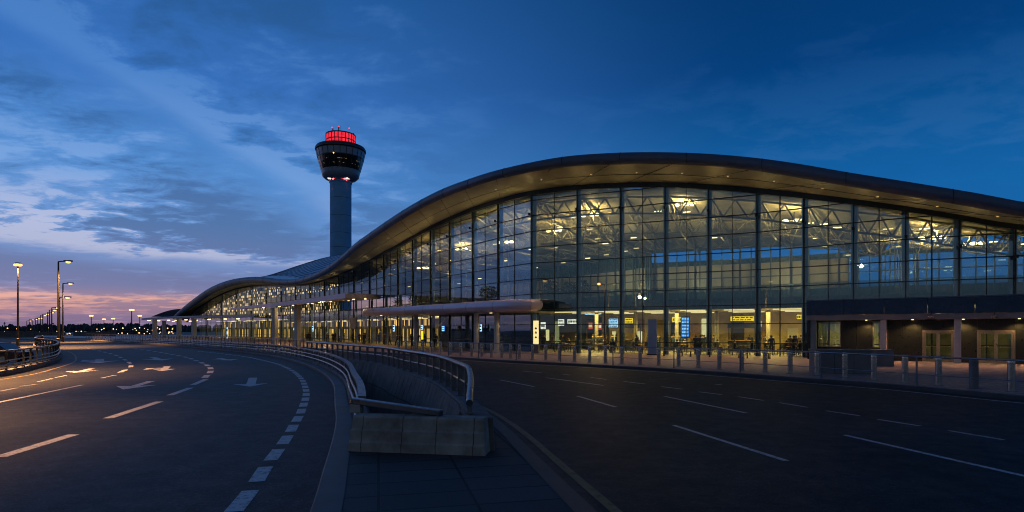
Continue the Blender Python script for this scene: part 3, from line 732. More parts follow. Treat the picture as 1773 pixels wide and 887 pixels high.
Y = 40.3; X0, X1 = (1122-CX)/1000*Y, (1137-CX)/1000*Y
t = thing('information_totem', 'tall blue grey slab totem in front of the glass facade', 'totem', ((X0+X1)/2,Y,.122))
m = MB(); m.box(((X0+X1)/2,Y,1.42), (X1-X0,.16,2.44), R(-28)); m.build('slab', pbr('totem_blue', (.16,.27,.45), .4, .2, .08, 1), t, bevel=.01)
m = MB(); m.box(((X0+X1)/2,Y,.16), (X1-X0+.12,.30,.08), R(-28)); m.build('foot', M['black'], t)
Y = 43.2; X = (928-CX)/1000*Y
t = thing('information_totem', 'narrow backlit cream information panel with dark pictograms', 'totem', (X,Y,.122))
m = MB(); m.box((X,Y,1.7), (.40,.10,1.75), R(-25)); m.build('panel', M['sign_cream'], t)
m = MB(); m.box((X,Y,.46), (.50,.26,.68), R(-25)); m.build('foot', M['planter'], t, bevel=.01)
for zz, sw in ((1.32,.14),(1.66,.16),(1.98,.15)):
    m = MB(); m.box((X-.01,Y-.062,zz), (sw,.02,.10), R(-25)); m.box((X-.01,Y-.062,zz+.09), (sw*.45,.02,.06), R(-25)); m.build('pictogram', M['black'], t)

# ================================================================ street lamps
def lamp_post(px, py, Y, label, kind='arm', hz=None, light=0, group='street lamps by the road', aside=1, big=1.0, glow='lamp_sodium', lit_at=None):
    X = (px-CX)/1000*Y if lit_at is None else lit_at; z = H-(py-HY)*Y/1000 if hz is None else hz
    t = thing('street_lamp', label, 'street lamp', (X,Y,0), group)
    r = .11*big
    arm = 1.0*aside*big
    polex = X - arm*(kind == 'arm')
    m = MB(); m.tube([(polex,Y,0),(polex,Y,.9),(polex,Y,.95),(polex,Y,z)], [r*1.5,r*1.5,r,r*.62], 10); m.build('pole', M['black'], t, smooth=True)
    if kind == 'arm':
        m = MB(); m.tube([(polex,Y,z-.02),(polex+arm*.4,Y,z+.02),(X,Y,z+.03)], r*.5, 8); m.build('arm', M['black'], t, smooth=True)
        m = MB(); m.box((X,Y,z+.06), (.75*big,.34*big,.14*big)); m.build('head', M['black'], t, bevel=.03)
        m = MB(); m.ball((X,Y,z-.06*big), .22*big, 12, .6); m.build('lens', M[glow], t, smooth=True)
    else:
        m = MB(); m.lathe([(.001,z+.30),(.3*big,z+.26),(.36*big,z+.16),(.12*big,z+.1),(.001,z-.1)], 12, (X,Y)); m.build('head', M['black'], t)
        for k in range(4):
            a = k*math.pi/2+.5
            m = MB(); m.ball((X+.22*big*math.cos(a), Y+.22*big*math.sin(a), z), .22*big, 10, .75); m.build('lens', M[glow], t, smooth=True)
    if light: lamp('SPOT', (X,Y,z-.4*big), light, (1,.46,.15), .3, aim=(.04,-.02,-1), spot=R(112), blend=1.0)
    return t
lamp_post(31, 459, 66, 'tall mast with a ring of four sodium lamps beyond the guard rail', 'ring', light=30000, big=.95)
lamp_post(118, 453, 65, 'tall dark street lamp with one short arm at the bend of the guard rail', light=30000, big=1.1)
lamp_post(122, 491, 92, 'second single arm street lamp just behind the tall one at the bend', light=30000, big=1.2)
far_l = [(117,515,130),(100,533,190),(95,537,214),(91,541,240),(82,544,268),(78,546,288),(72,550.5,352),(68,551.5,372),(63,552.5,396),(57,553.5,425),(52,555.5,470)]
for i, (px, py, Y) in enumerate(far_l):
    lamp_post(px, py, Y, 'distant sodium street lamp, %s in the receding row by the guard rail' % ORD[i+2], big=1.5+.0025*Y, glow='lamp_far')
for px, py, Y, lab in ((228,537,205,'distant lone lamp mast with bright star of light left of the terminal canopy'), (158,547,300,'distant lamp mast rising above the treeline between the road and the terminal'), (180,553,390,'small pale distant lamp mast above the treeline, right of the taller one'), (196,552,380,'small distant lamp mast with one head above the treeline'), (242,547,300,'distant lamp mast half hidden beside the end of the terminal canopy')):
    lamp_post(px, py, Y, lab, 'ring', big=1.3+.003*Y, glow='lamp_far')
# the lamp of the same row that stands beside the camera's left, lighting the asphalt
lamp_post(0, 0, 8.6, 'street lamp beside the guard rail at the near end of the row', hz=8.6, light=62000, lit_at=-17.4, big=1.1)
lamp_post(0, 0, 23.5, 'second street lamp of the near row, set behind the guard rail before the bend', hz=8.6, light=26000, lit_at=-23.0, big=1.1)
# lamp on the forecourt
Y = 37.5; X = (1037-CX)/1000*Y
t = thing('street_lamp', 'slim single arm lamp standing on the forecourt before the glass', 'street lamp', (X+.38,Y,.122), 'street lamps by the road')
m = MB(); m.tube([(X+.38,Y,.122),(X+.38,Y,4.85)], [.05,.035], 8); m.build('pole', M['black'], t)
m = MB(); m.tube([(X+.38,Y,4.83),(X,Y,4.9)], .025, 6); m.build('arm', M['black'], t)
m = MB(); m.ball((X,Y,4.86), .11, 10, .7); m.build('lens', M['lamp_sodium'], t, smooth=True)
lamp('POINT', (X,Y,4.6), 60, (1,.62,.26), .15)

# ================================================================ terminal
cols_px = [(1757,31.5),(1660,32.5),(1568,33.7),(1478,35.2),(1392,36.9),(1311,38.6),(1227,40),(1152,41.2),(1075,42.6),(1000,43.9),(921,45.6),(863,49),(819,52.6),(779,56),(746,59.5),(715,63.3),(689,67),(665,71),(640,75.5),(613,80.5),(587,85.5),(562,90.8),(537,96),(512,101.3),(487,106.5),(461,112),(435,117.5),(409,123),(383,129),(357,135.5),(332,143)]
P = [((px-CX)/1000*Y, Y) for px, Y in cols_px]
d = (P[0][0]-P[1][0], P[0][1]-P[1][1])
ext = [(P[0][0]+d[0]*k*1.05, P[0][1]+d[1]*k*1.35) for k in (5,4,3,2,1)]
P = ext + P
NE = len(ext)
# direction of travel is right to left, so clockwise normal points into the building
NI = nrm(P)
def inn(i, dd): return (P[i][0]+NI[i][0]*dd, P[i][1]+NI[i][1]*dd)
ft_tab = [(331,543),(357,524),(382,510),(408,500),(433,495),(458,493.6),(484,493.8),(509,493.6),(535,491),(560,484.7),(585,476),(611,465),(636,453),(658,441),(697,421),(735,399),(773,380.5),(812,364),(850,351),(888,340),(927,331.5),(1000,323),(1075,319),(1152,318),(1227,321.5),(1311,328),(1392,336.5),(1478,346.5),(1568,358.5),(1660,372.5),(1757,388.5)]
ftop_tab = [(302,546),(331.5,521.5),(357,502.5),(382,490),(408,482.5),(433,479.6),(458,480),(484,483.5),(509,483.5),(535,478),(560,466.5),(585,450),(607,430),(620,418.5),(658,391.5),(697,365.5),(735,343),(773,324.5),(812,310.5),(850,298.5),(900,284.5),(950,275),(988,270),(1030,266.5),(1076,264.3),(1133,263.6),(1208,265.4),(1274,269.8),(1340,277),(1410,288),(1482,301),(1553,312),(1624,323),(1700,336),(1773,349)]
fbot_tab = [(302,552),(331,534),(357,515),(382,502),(408,493.5),(433,490),(458,490),(484,493),(509,492.6),(535,487.5),(560,477),(585,462),(607,441.5),(620,430.5),(658,405),(697,380),(735,358.5),(773,340.5),(812,326.5),(850,315),(900,300.5),(950,292.5),(988,288.5),(1030,286.3),(1076,285),(1133,284.3),(1208,286.5),(1274,291.5),(1340,300.5),(1410,313),(1482,325.5),(1553,337),(1624,348.8),(1700,362),(1773,375)]
def zof(tab, x, y, i):
    px = PX(x, y)
    if i < NE: return None
    return H-(interp(tab, px)-HY)*y/1000
OV = [lerp(3.3, 2.2, max(0, min(1, (i-NE-17)/12))) for i in range(len(P))]
ZT = [zof(ft_tab, *P[i], i) for i in range(len(P))]
Q = [inn(i, -OV[i]) for i in range(len(P))]
ZFT = [zof(ftop_tab, *Q[i], i) for i in range(len(P))]
ZFB = [zof(fbot_tab, *Q[i], i) for i in range(len(P))]
for i in range(NE-1, -1, -1):
    for Z in (ZT, ZFT, ZFB): Z[i] = Z[i+1]-.42
# roof tail on the far side
tail = (P[-1][0]-7.0, P[-1][1]+9.0)
terminal = thing('terminal_building', 'long glass fronted airport terminal under a waving metal roof', 'terminal building', (P[NE+10][0], P[NE+10][1], .12))
# smooth roofline curves
Qs = [(Q[i][0], Q[i][1], ZFT[i], ZFB[i], P[i][0], P[i][1], ZT[i], NI[i][0], NI[i][1]) for i in range(len(P))]
x, y = Q[-1][0]-4.6, Q[-1][1]+4.4
Qs.append((x, y, H-(548.5-HY)*y/1000, H-(553-HY)*y/1000, P[-1][0]-4.0, P[-1][1]+5.0, H-(556-HY)*(P[-1][1]+5)/1000, NI[-1][0], NI[-1][1]))
fine = catmull(Qs, 1.1)
rows = []; und = []; sof = []; roofrows = []
for q in fine:
    x, y, zt, zb, fx, fy, fz, nx, ny = q
    L = math.hypot(nx, ny); nx /= L; ny /= L
    h = zt-zb; rr_ = h*.5; ring = []
    for k in range(9):
        a = -math.pi/2+math.pi*k/8
        ring.append((x-nx*(rr_*.8*math.cos(a)), y-ny*(rr_*.8*math.cos(a)), (zt+zb)/2+rr_*math.sin(a)))
    rows.append(ring)
    sof.append([(x, y, zb), (lerp(x,fx,.5), lerp(y,fy,.5), lerp(zb,fz,.5)+.02), (fx+nx*.25, fy+ny*.25, fz+.02)])
    px = PX(x, y); amp = 8.0 if px < 620 else lerp(8.0, 4.2, min(1, (px-620)/320)); wmax = 31
    rrow = [(x, y, zt)]
    for w in (1.5,4,7,10,13,16,20,25,31):
        s_ = min(1, w/29); s_ = s_*s_*(3-2*s_)
        rrow.append((x+nx*w, y+ny*w, zt+amp*s_))
    roofrows.append(rrow)
m = MB(); m.grid(roofrows); rf = m.build('roof', M['roof'], terminal, smooth=True)
m = MB()
for k in range(0, len(roofrows), 3):
    m.tube([(a, b, c+.02) for a, b, c in roofrows[k][2:]], .05, 5)
m.build('standing_seams', M['roof'], rf)
m = MB(); m.grid(rows); fa = m.build('fascia', M['fascia'], terminal, smooth=True)
m = MB()
for k in range(4, len(rows), 5):
    q = fine[k]; L = math.hypot(q[7], q[8])
    m.tube([(a-q[7]/L*.006, b-q[8]/L*.006, c) for a, b, c in rows[k]], .018, 5)
m.build('fascia_joints', M['black'], fa)
m = MB(); m.grid(sof); sf = m.build('soffit', M['soffit'], terminal)
m = MB(); arr = sof[::5]
for k in range(len(arr)-1):
    a = arr[k]; b = arr[k+1]
    dz = -.012
    m.bar((a[0][0],a[0][1],a[0][2]+dz), (b[2][0],b[2][1],b[2][2]+dz), .035, .02)
    m.bar((a[1][0],a[1][1],a[1][2]+dz), (b[1][0],b[1][1],b[1][2]+dz), .03, .02)
m.build('soffit_joints', M['black'], sf)
# head beam where glass meets soffit
m = MB(); hb = [(q[4], q[5], q[6]-.12) for q in fine]; m.ribbon(hb, .34, .36); m.build('head_beam', M['mullion'], terminal)

TR = [1.0,2.3,3.55,4.7,5.9,7.15,8.4,9.65,10.9,12.1]
ZB = .14
nb = len(P)-1
for i in range(len(P)):
    a = inn(i, .30); m = MB()
    wd = .16 if i >= NE+11 else .19
    m.tube([(a[0],a[1],.12),(a[0],a[1],ZT[i]+.1)], wd, 12); m.build('column', M['column'], terminal, smooth=True)
    m = MB(); o = inn(i, -.05); rz = math.atan2(NI[i][1], NI[i][0])
    m.box((o[0],o[1],(ZB+ZT[i])/2), (.16,.075,ZT[i]-ZB), rz); m.build('mullion', M['mullion'], terminal)
for i in range(nb):
    a, b = P[i], P[i+1]
    k = 4
    bot = [(lerp(a[0],b[0],t/k), lerp(a[1],b[1],t/k), ZB) for t in range(k+1)]
    fz = [lerp(ZT[i],ZT[i+1],t/k) for t in range(k+1)]
    top = [(p[0],p[1],z+.05) for p, z in zip(bot, fz)]
    m = MB(); m.strip(bot, top); g = m.build('window', M['glass'] if i < NE+13 else M['glass_low'], terminal, fix=False)
    m = MB()
    n_ = NI[i]
    for z in TR:
        t0, t1 = 0.0, 1.0
        za, zb_ = ZT[i]-.1, ZT[i+1]-.1
        if z > max(za, zb_): continue
        if z > za: t0 = (z-za)/(zb_-za)
        if z > zb_: t1 = (z-za)/(zb_-za)
        m.bar((lerp(a[0],b[0],t0)-n_[0]*.03, lerp(a[1],b[1],t0)-n_[1]*.03, z), (lerp(a[0],b[0],t1)-n_[0]*.03, lerp(a[1],b[1],t1)-n_[1]*.03, z), .11, .055)
    for f_ in ((.5,) if i < NE+19 else (.33,.67)):
        wv = .016 if i < NE+9 and i % 3 else .045
        m.bar((lerp(a[0],b[0],f_)-n_[0]*.02, lerp(a[1],b[1],f_)-n_[1]*.02, ZB), (lerp(a[0],b[0],f_)-n_[0]*.02, lerp(a[1],b[1],f_)-n_[1]*.02, lerp(ZT[i],ZT[i+1],f_)), wv, .07)
    m.build('window_frame', M['mullion'], g)
    if NE+17 <= i <= NE+24:                # opaque navy band over the second canopy
        m = MB(); o = -.0
        m.strip([(a[0]+n_[0]*.06,a[1]+n_[1]*.06,6.1),(b[0]+n_[0]*.06,b[1]+n_[1]*.06,6.1)], [(a[0]+n_[0]*.06,a[1]+n_[1]*.06,min(8.1,ZT[i]-1.2)),(b[0]+n_[0]*.06,b[1]+n_[1]*.06,min(8.1,ZT[i+1]-1.2))])
        m.build('spandrel', M['navy'], g)

# interior: floors, ceilings, walls
DEP = 20.0
def zc_at(i, w):
    px = PX(*P[i]) if i >= NE else 1800
    zb_ = min(10.0, max(ZT[i]-1.2, 5.0)) if px < 1500 else 10.0
    return lerp(ZT[i]-.25, zb_, min(1, w/DEP))
idx = list(range(len(P)))
m = MB(); m.strip([(*inn(i,.5), .135) for i in idx], [(*inn(i,11 if i < NE+17 else 8), .135) for i in idx]); m.build('ground_floor', M['floor'], terminal)
ups = [i for i in idx if i <= NE+24]
m = MB()
a0 = [(*inn(i,.55), 4.05) for i in ups]; b0 = [(*inn(i,DEP), 4.05) for i in ups]; a1 = [(*inn(i,.55), 3.35) for i in ups]; b1 = [(*inn(i,DEP), 3.35) for i in ups]
m.strip(a0, b0); m.strip(a1, b1); m.strip(a0, a1); m.strip(b0, b1); m.build('upper_floor', M['spandrel'], terminal)
m = MB(); m.strip([(*inn(i,.70), 3.34) for i in ups], [(*inn(i,11), 3.34) for i in ups]); m.build('ground_floor_ceiling', M['cream'], terminal)
m = MB(); m.grid([[(*inn(i,w), zc_at(i,w)) for w in (.3,4,8,12,16,DEP)] for i in idx]); m.build('ceiling', M['ceiling'], terminal, smooth=True)
# glass balustrade of the upper floor
m = MB(); m.strip([(*inn(i,1.0), 4.06) for i in ups], [(*inn(i,1.0), 4.95) for i in ups]); m.build('balustrade', M['glass_dark'], terminal)
# ground floor back wall, warm; dark entrance zone behind the near canopy
dark_i = [i for i in idx if NE+10 <= i <= NE+14]
warm_i = [i for i in idx if i <= NE+15]
m = MB(); m.strip([(*inn(i,9.5), .13) for i in warm_i], [(*inn(i,9.5), 3.34) for i in warm_i]); m.build('inner_wall', M['warm_wall'], terminal)
m = MB(); m.strip([(*inn(i,.9), .13) for i in dark_i], [(*inn(i,.9), 3.34) for i in dark_i]); m.build('entrance_wall', M['darkwall'], terminal)
left_i = [i for i in idx if i >= NE+14]
m = MB(); m.strip([(*inn(i,7.0), .13) for i in left_i], [(*inn(i,7.0), 4.0) for i in left_i]); m.build('shop_wall', M['lit_lower'], terminal)
far_i = [i for i in idx if i >= NE+21]
m = MB(); m.strip([(*inn(i,2.4), 4.6) for i in far_i], [(*inn(i,2.4), ZT[i]-.3) for i in far_i]); m.build('upper_wall', M['lit_upper'], terminal)
# upper back wall: parapet, cream bays, open glazed bays on the near side
for i in range(len(P)-1):
    if i > NE+21: break
    a, b = inn(i, DEP-.4), inn(i+1, DEP-.4)
    m = MB(); m.strip([(*a,4.05),(*b,4.05)], [(*a,5.75),(*b,5.75)]); m.strip([(*a,8.45),(*b,8.45)], [(*a,8.95),(*b,8.95)])
    bw = m.build('back_wall', M['spandrel'], terminal)
    if i > NE+3:
        m = MB(); m.strip([(*a,5.76),(*b,5.76)], [(*a,8.44),(*b,8.44)]); m.build('panel', M['cream'], bw)
    else:
        m = MB(); m.strip([(*a,5.76),(*b,5.76)], [(*a,8.44),(*b,8.44)]); m.build('pane', M['glass'], bw, fix=False)
    if i >= NE+10:
        m = MB(); m.strip([(*a,8.95),(*b,8.95)], [(*a,zc_at(i,DEP-.4)),(*b,zc_at(i+1,DEP-.4))]); m.build('clerestory_panel', M['spandrel'], bw)
    m = MB()
    for t in (0,.33,.67):
        m.box((lerp(a[0],b[0],t)-NI[i][0]*.1, lerp(a[1],b[1],t)-NI[i][1]*.1, 7.2), (.12,.10,5.6), math.atan2(NI[i][1],NI[i][0]))
    m.bar((a[0]-NI[i][0]*.1,a[1]-NI[i][1]*.1,7.1), (b[0]-NI[i][0]*.1,b[1]-NI[i][1]*.1,7.1), .10, .09)
    m.build('wall_frame', M['column'], bw)
# trusses and ribs
def lon_truss(dd, h, i0, i1, r):
    for i in range(i0, i1):
        m = MB(); a, b = inn(i,dd), inn(i+1,dd); za, zb_ = zc_at(i,dd)-.18, zc_at(i+1,dd)-.18
        m.tube([(*a,za),(*b,zb_)], r, 6); m.tube([(*a,za-h),(*b,zb_-h)], r, 6)
        for k in range(2):
            t0, t1, tm = k/2, (k+1)/2, (k+.5)/2
            pa = (lerp(a[0],b[0],t0), lerp(a[1],b[1],t0), lerp(za,zb_,t0)); pb = (lerp(a[0],b[0],tm), lerp(a[1],b[1],tm), lerp(za,zb_,tm)-h); pc = (lerp(a[0],b[0],t1), lerp(a[1],b[1],t1), lerp(za,zb_,t1))
            m.tube([pa, pb], r*.7, 6); m.tube([pb, pc], r*.7, 6)
        m.build('truss', M['int_steel'], terminal, smooth=True)
lon_truss(1.6, 1.25, 0, NE+22, .075)
lon_truss(8.0, 1.0, NE-2, NE+18, .07)
lon_truss(14.0, .9, NE-2, NE+16, .07)
for i in range(0, NE+24):
    m = MB(); m.tube([(*inn(i,w), zc_at(i,w)-.22) for w in (.3,4,8,12,16,DEP-.5)], .11, 6)
    m.tube([(*inn(i,w), zc_at(i,w)-.22-dz) for w, dz in ((.3,.2),(2.5,1.0),(6,1.25),(10,1.1),(15,.5),(DEP-.5,.2))], .07, 6)
    for w in (1.5,3.5,5.5,7.5,9.5,11.5,13.5):
        m.tube([(*inn(i,w), zc_at(i,w)-.25), (*inn(i,w+1), zc_at(i,w+1)-.22-(1.05 if w < 11 else .7))], .035, 5)
    m.build('rib', M['int_steel'], terminal, smooth=True)
# slender inner masts with branching tops
for i in range(NE-1, NE+18):
    t = .55; a, b = inn(i,5.5), inn(i+1,5.5); x, y = lerp(a[0],b[0],t), lerp(a[1],b[1],t); zz = zc_at(i,5.5)-1.2
    m = MB(); m.tube([(x,y,4.05),(x,y,zz-.6)], [.10,.07], 8)
    for dx, dy in ((.7,.3),(-.7,-.3)):
        m.tube([(x,y,zz-.6),(x+dx,y+dy,zz+.75)], .03, 5)
    m.build('mast', M['int_steel'], terminal, smooth=True)
# ground floor piers
for i in range(NE-1, NE+30):
    for dd in ((5.0,) if i < NE+14 else (2.2, 4.2)):
        if NE+9 < i < NE+15 and dd > .9: continue
        a = inn(i,dd); m = MB(); m.tube([(*a,.13),(*a,3.34)], .15, 10); m.build('pier', M['pier'], terminal, smooth=True)
rp = random.Random(9)
for i in range(NE+1, NE+11):
    for k in range(2):
        if rp.random() < .12: continue
        t0 = k*.5+rp.uniform(.02,.12); t1 = t0+rp.uniform(.15,.36); a, b = inn(i,9.3), inn(i+1,9.3); h_ = rp.uniform(2.0,3.1)
        m = MB(); m.bar((lerp(a[0],b[0],(t0+t1)/2),lerp(a[1],b[1],(t0+t1)/2),.14), (lerp(a[0],b[0],(t0+t1)/2),lerp(a[1],b[1],(t0+t1)/2),h_), math.dist(a,b)*(t1-t0), .06)
        m.build('wall_panel', M[rp.choice(('wood','black','darkwall','wood','darkwall','cream'))], terminal)
# end wall on the near side, out past the frame
a, b = inn(0,0), inn(0,DEP)
m = MB(); m.strip([(*a,.12),(*b,.12)], [(*a,ZT[0]),(*b,10)]); m.build('end_wall', M['navy'], terminal)
# linear ceiling lights of the ground floor
for i in range(NE-1, NE+29):
    if NE+10 <= i < NE+14: continue
    for dd in ((1.8,4.6,7.4) if i < NE+14 else (1.4,4.0)):
        a, b = inn(i,dd), inn(i+1,dd); m = MB()
        m.bar((lerp(a[0],b[0],.15),lerp(a[1],b[1],.15),3.30 if i<=NE+23 else 3.9), (lerp(a[0],b[0],.75),lerp(a[1],b[1],.75),3.30 if i<=NE+23 else 3.9), .16, .05)
        m.build('ceiling_strip', M['strip'], terminal)
for i in range(NE-1, NE+30, 2):
    if NE+10 <= i < NE+14: continue
    a = inn(i, 4.2); lamp('AREA', (*a,3.2), 560 if i < NE+14 else 120, (1,.66,.17), 2.6, aim=(0,0,-1))

# ceiling floodlight clusters in the hall
cl = thing('ceiling_light', '', 'ceiling light', (0,0,0)); local(cl)
m = MB(); m.bar((-.75,0,0),(.75,0,0),.10,.10); m.bar((0,0,0),(0,0,.5),.05,.05); m.build('bracket', M['black'], cl)
for k in (-.55, .15, .6):
    m = MB(); m.ball((k,-.12,-.10), .22, 10, .55); m.build('lens', M['lamp_warm'], cl, smooth=True)
spots = [(1757,NE+0,398,5.5,0),(1612,NE+1,410,5.5,220),(1375,NE+4,380,4.0,240),(1185,NE+6,353,3.6,240),(1022,NE+9,371,3.6,220),(876,NE+11,418,4.0,160),(733,NE+15,463,4.0,120),(1540,NE+2,385,9,140),(1290,NE+5,362,9,160),(1100,NE+8,378,9,160),(960,NE+10,398,9,120),(800,NE+14,430,9,100),(1680,NE+0,420,9,140)]
for k, (px, i, py, dd, en) in enumerate(spots):
    Y = inn(i, dd)[1]; loc = U(px, py, Y)
    lab = 'floodlight cluster under the hall roof, %s from the left behind the glass' % ORD[sorted(s[0] for s in spots).index(px)]
    o = cl if k == 0 else clone(cl, loc, lab, rz=R(-25))
    o.location = Vector(loc)*S; o.rotation_euler = (0,0,R(-25)); o['label'] = lab; o['group'] = 'floodlight clusters under the hall roof'
    if en: lamp('SPOT', (loc[0],loc[1]+.2,loc[2]-.3), en*6, (1,.60,.17), .3, aim=(NI[i][0]*.45,NI[i][1]*.45,1), spot=R(165), blend=.4)
rs_ = random.Random(77)
for i in range(NE-2, NE+20):
    for w in (2.6, 6.0, 10.5, 15.0):
        if rs_.random() < .35: continue
        t = rs_.uniform(.2,.8); a, b = inn(i,w), inn(i+1,w); x, y = lerp(a[0],b[0],t), lerp(a[1],b[1],t); z = lerp(zc_at(i,w),zc_at(i+1,w),t)-rs_.uniform(.5,1.3)
        m = MB(); m.bar((x-.22,y+.14,z), (x+.22,y-.14,z), .09, .06); m.build('roof_downlight', M['down'] if rs_.random() < .6 else M['strip'], terminal)
for i in range(NE-2, NE+19):  # added uplights without fixtures, warming the upper hall
    for w in (2.4, 9.0):
        a = inn(i, w); lamp('SPOT', (*a, zc_at(i,w)-2.3), 170, (1,.60,.16), .15, aim=(NI[i][0]*.25,NI[i][1]*.25,1), spot=R(150), blend=.8)
# wall washers for the cream bays
for i in (NE+5, NE+7, NE+9, NE+12):
    a = inn(i, DEP-3.2); lamp('POINT', (*a, 6.4), 110, (1,.78,.40), .3)
# soffit uplights at the column heads and added soffit lights that brighten the paving
for i in range(NE-1, NE+26, 1):
    zu = ZT[i]-1.7
    a = inn(i, -.35); m = MB(); m.lathe([(.001,zu-.2),(.07,zu-.2),(.09,zu),(.001,zu-.02)], 8, a); m.bar((*inn(i,-.1),zu-.1), (*a,zu-.1), .05, .05); m.build('uplight', M['black'], terminal)
    o_ = inn(i, -.55); lamp('SPOT', (*o_, zu+.06), 20, (1,.72,.28), .05, aim=(-NI[i][0]*.55,-NI[i][1]*.55,1.0), spot=R(150), blend=1.0)
for i in range(NE-2, NE+16, 1):
    t = .5; a, b = inn(i,-OV[i]*.62), inn(i+1,-OV[i+1]*.62); x, y = lerp(a[0],b[0],t), lerp(a[1],b[1],t)
    z = lerp(lerp(ZT[i],ZFB[i],.62), lerp(ZT[i+1],ZFB[i+1],.62), t)-.03
    m = MB(); m.lathe([(.001,z),(.06,z),(.06,z-.03),(.001,z-.03)], 10, (x,y)); m.build('added_soffit_light', M['soft'], terminal)
    lamp('SPOT', (x,y,z-.1), 420 if i < NE+4 else 320, (1,.58,.36), .08, aim=(-NI[i][0]*.12,-NI[i][1]*.12,-1), spot=R(96), blend=.8)
# ---------------------------------------------------------------- near canopy (rounded nose)
fe = catmull([((632-CX)/1000*60,60.0), ((700-CX)/1000*53.5,53.5), ((780-CX)/1000*47.6,47.6), ((850-CX)/1000*43.6,43.6), ((890-CX)/1000*41.9,41.9), ((918-CX)/1000*41.4,41.4), ((929-CX)/1000*42.0,42.0), ((930-CX)/1000*43.4,43.4)], .6)
ca = thing('entrance_canopy', 'rounded lavender grey entrance canopy with fat tubular edge on round columns', 'canopy', (-3.5,47,.12), 'entrance canopies along the terminal')
yt = [(632,535),(700,530.5),(780,525.5),(850,520.5),(890,518.5),(930,518)]; yb = [(632,546.5),(700,544.5),(780,542.5),(850,541),(890,540),(930,538)]
rows = []; und = []
for p, n_ in zip(fe, nrm(fe)):
    px = PX(*p); zt = H-(interp(yt,px)-HY)*p[1]/1000; zb = H-(interp(yb,px)-HY)*p[1]/1000; r_ = (zt-zb)/2
    ring = []
    for k in range(11):
        a = -math.pi/2+math.pi*k/10; ring.append((p[0]+n_[0]*-r_*.9*math.cos(a)*-1, p[1]+n_[1]*-r_*.9*math.cos(a)*-1, (zt+zb)/2+r_*math.sin(a)))
    rows.append(ring)
def near_facade(p):
    best = None
    for i in range(NE+6, NE+20):
        a, b = P[i], P[i+1]; t = max(0, min(1, ((p[0]-a[0])*(b[0]-a[0])+(p[1]-a[1])*(b[1]-a[1]))/((b[0]-a[0])**2+(b[1]-a[1])**2)))
        q = (lerp(a[0],b[0],t), lerp(a[1],b[1],t)); d_ = math.dist(p[:2], q)
        if best is None or d_ < best[0]: best = (d_, q)
    return best[1]
m = MB()
# outward side check: nose must bulge away from the facade
q0 = near_facade(fe[0]); nn0 = nrm(fe)[0]; sgn = -1 if (q0[0]-fe[0][0])*nn0[0]+(q0[1]-fe[0][1])*nn0[1] > 0 else 1
rows = []
for p, n_ in zip(fe, nrm(fe)):
    px = PX(*p); zt = H-(interp(yt,px)-HY)*p[1]/1000; zb = H-(interp(yb,px)-HY)*p[1]/1000; r_ = (zt-zb)/2
    rows.append([(p[0]+n_[0]*sgn*r_*.9*math.cos(-math.pi/2+math.pi*k/10), p[1]+n_[1]*sgn*r_*.9*math.cos(-math.pi/2+math.pi*k/10), (zt+zb)/2+r_*math.sin(-math.pi/2+math.pi*k/10)) for k in range(11)])
m.grid(rows); nose = m.build('nose', M['canopy'], ca, smooth=True)
m = MB()
for k in range(4, len(rows), 5): m.tube(rows[k], .012, 5)
m.build('nose_joints', M['post'], nose)
m = MB(); m.strip([r[-1] for r in rows], [(*near_facade(r[-1]), r[-1][2]+.05) for r in rows]); m.build('deck', M['canopy'], ca)
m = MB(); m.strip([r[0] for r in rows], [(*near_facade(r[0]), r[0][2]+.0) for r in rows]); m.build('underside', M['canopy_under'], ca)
for px, Y in ((720,55.5),(825,46.3),(860,44.6)):
    x = (px-CX)/1000*Y; m = MB(); m.tube([(x,Y,.12),(x,Y,3.5)], .215, 16); m.build('column', M['col_white'], ca, smooth=True)
for px, Y in ((660,60),(700,57),(745,53),(800,49),(850,45.6),(885,44)):
    x = (px-CX)/1000*Y; zz = 3.15 if px > 800 else 3.3
    m = MB(); m.lathe([(.001,zz+.13),(.11,zz+.13),(.11,zz+.06),(.001,zz+.06)], 10, (x,Y)); m.build('downlight', M['down'], ca)
    lamp('SPOT', (x,Y,zz), 40, (1,.70,.34), .1, aim=(0,0,-1), spot=R(130))
# ---------------------------------------------------------------- middle canopy (thin wedge)
cb_ = thing('entrance_canopy', 'long thin wedge canopy with warm downlights on two square white columns', 'canopy', (-25,64,.12), 'entrance canopies along the terminal')
fr = [U(400,533.5,80), U(470,525.5,66.5), U(540,516.5,60), U(598,507.5,55)]
frb = [U(400,536,80), U(470,531.5,66.5), U(540,524,60), U(598,516.5,55)]
bk = [U(436,530,113), U(520,522,97), U(600,514.5,82), U(659,510.5,71.5)]
bkb = [(x, y, z-.52) for x, y, z in bk]
m = MB(); m.strip(fr, bk); m.strip(frb, fr); m.strip([fr[-1],frb[-1]], [bk[-1],bkb[-1]]); m.build('deck', M['canopy'], cb_)
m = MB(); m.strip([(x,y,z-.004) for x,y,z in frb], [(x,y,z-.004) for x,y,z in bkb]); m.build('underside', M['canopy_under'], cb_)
for px, Y, zt in ((476,67.5,4.5),(515,65.0,4.7)):
    x = (px-CX)/1000*Y; m = MB(); m.box((x,Y,(.12+zt)/2), (.52,.52,zt-.12), R(-30)); m.build('column', M['col_white'], cb_, bevel=.03)
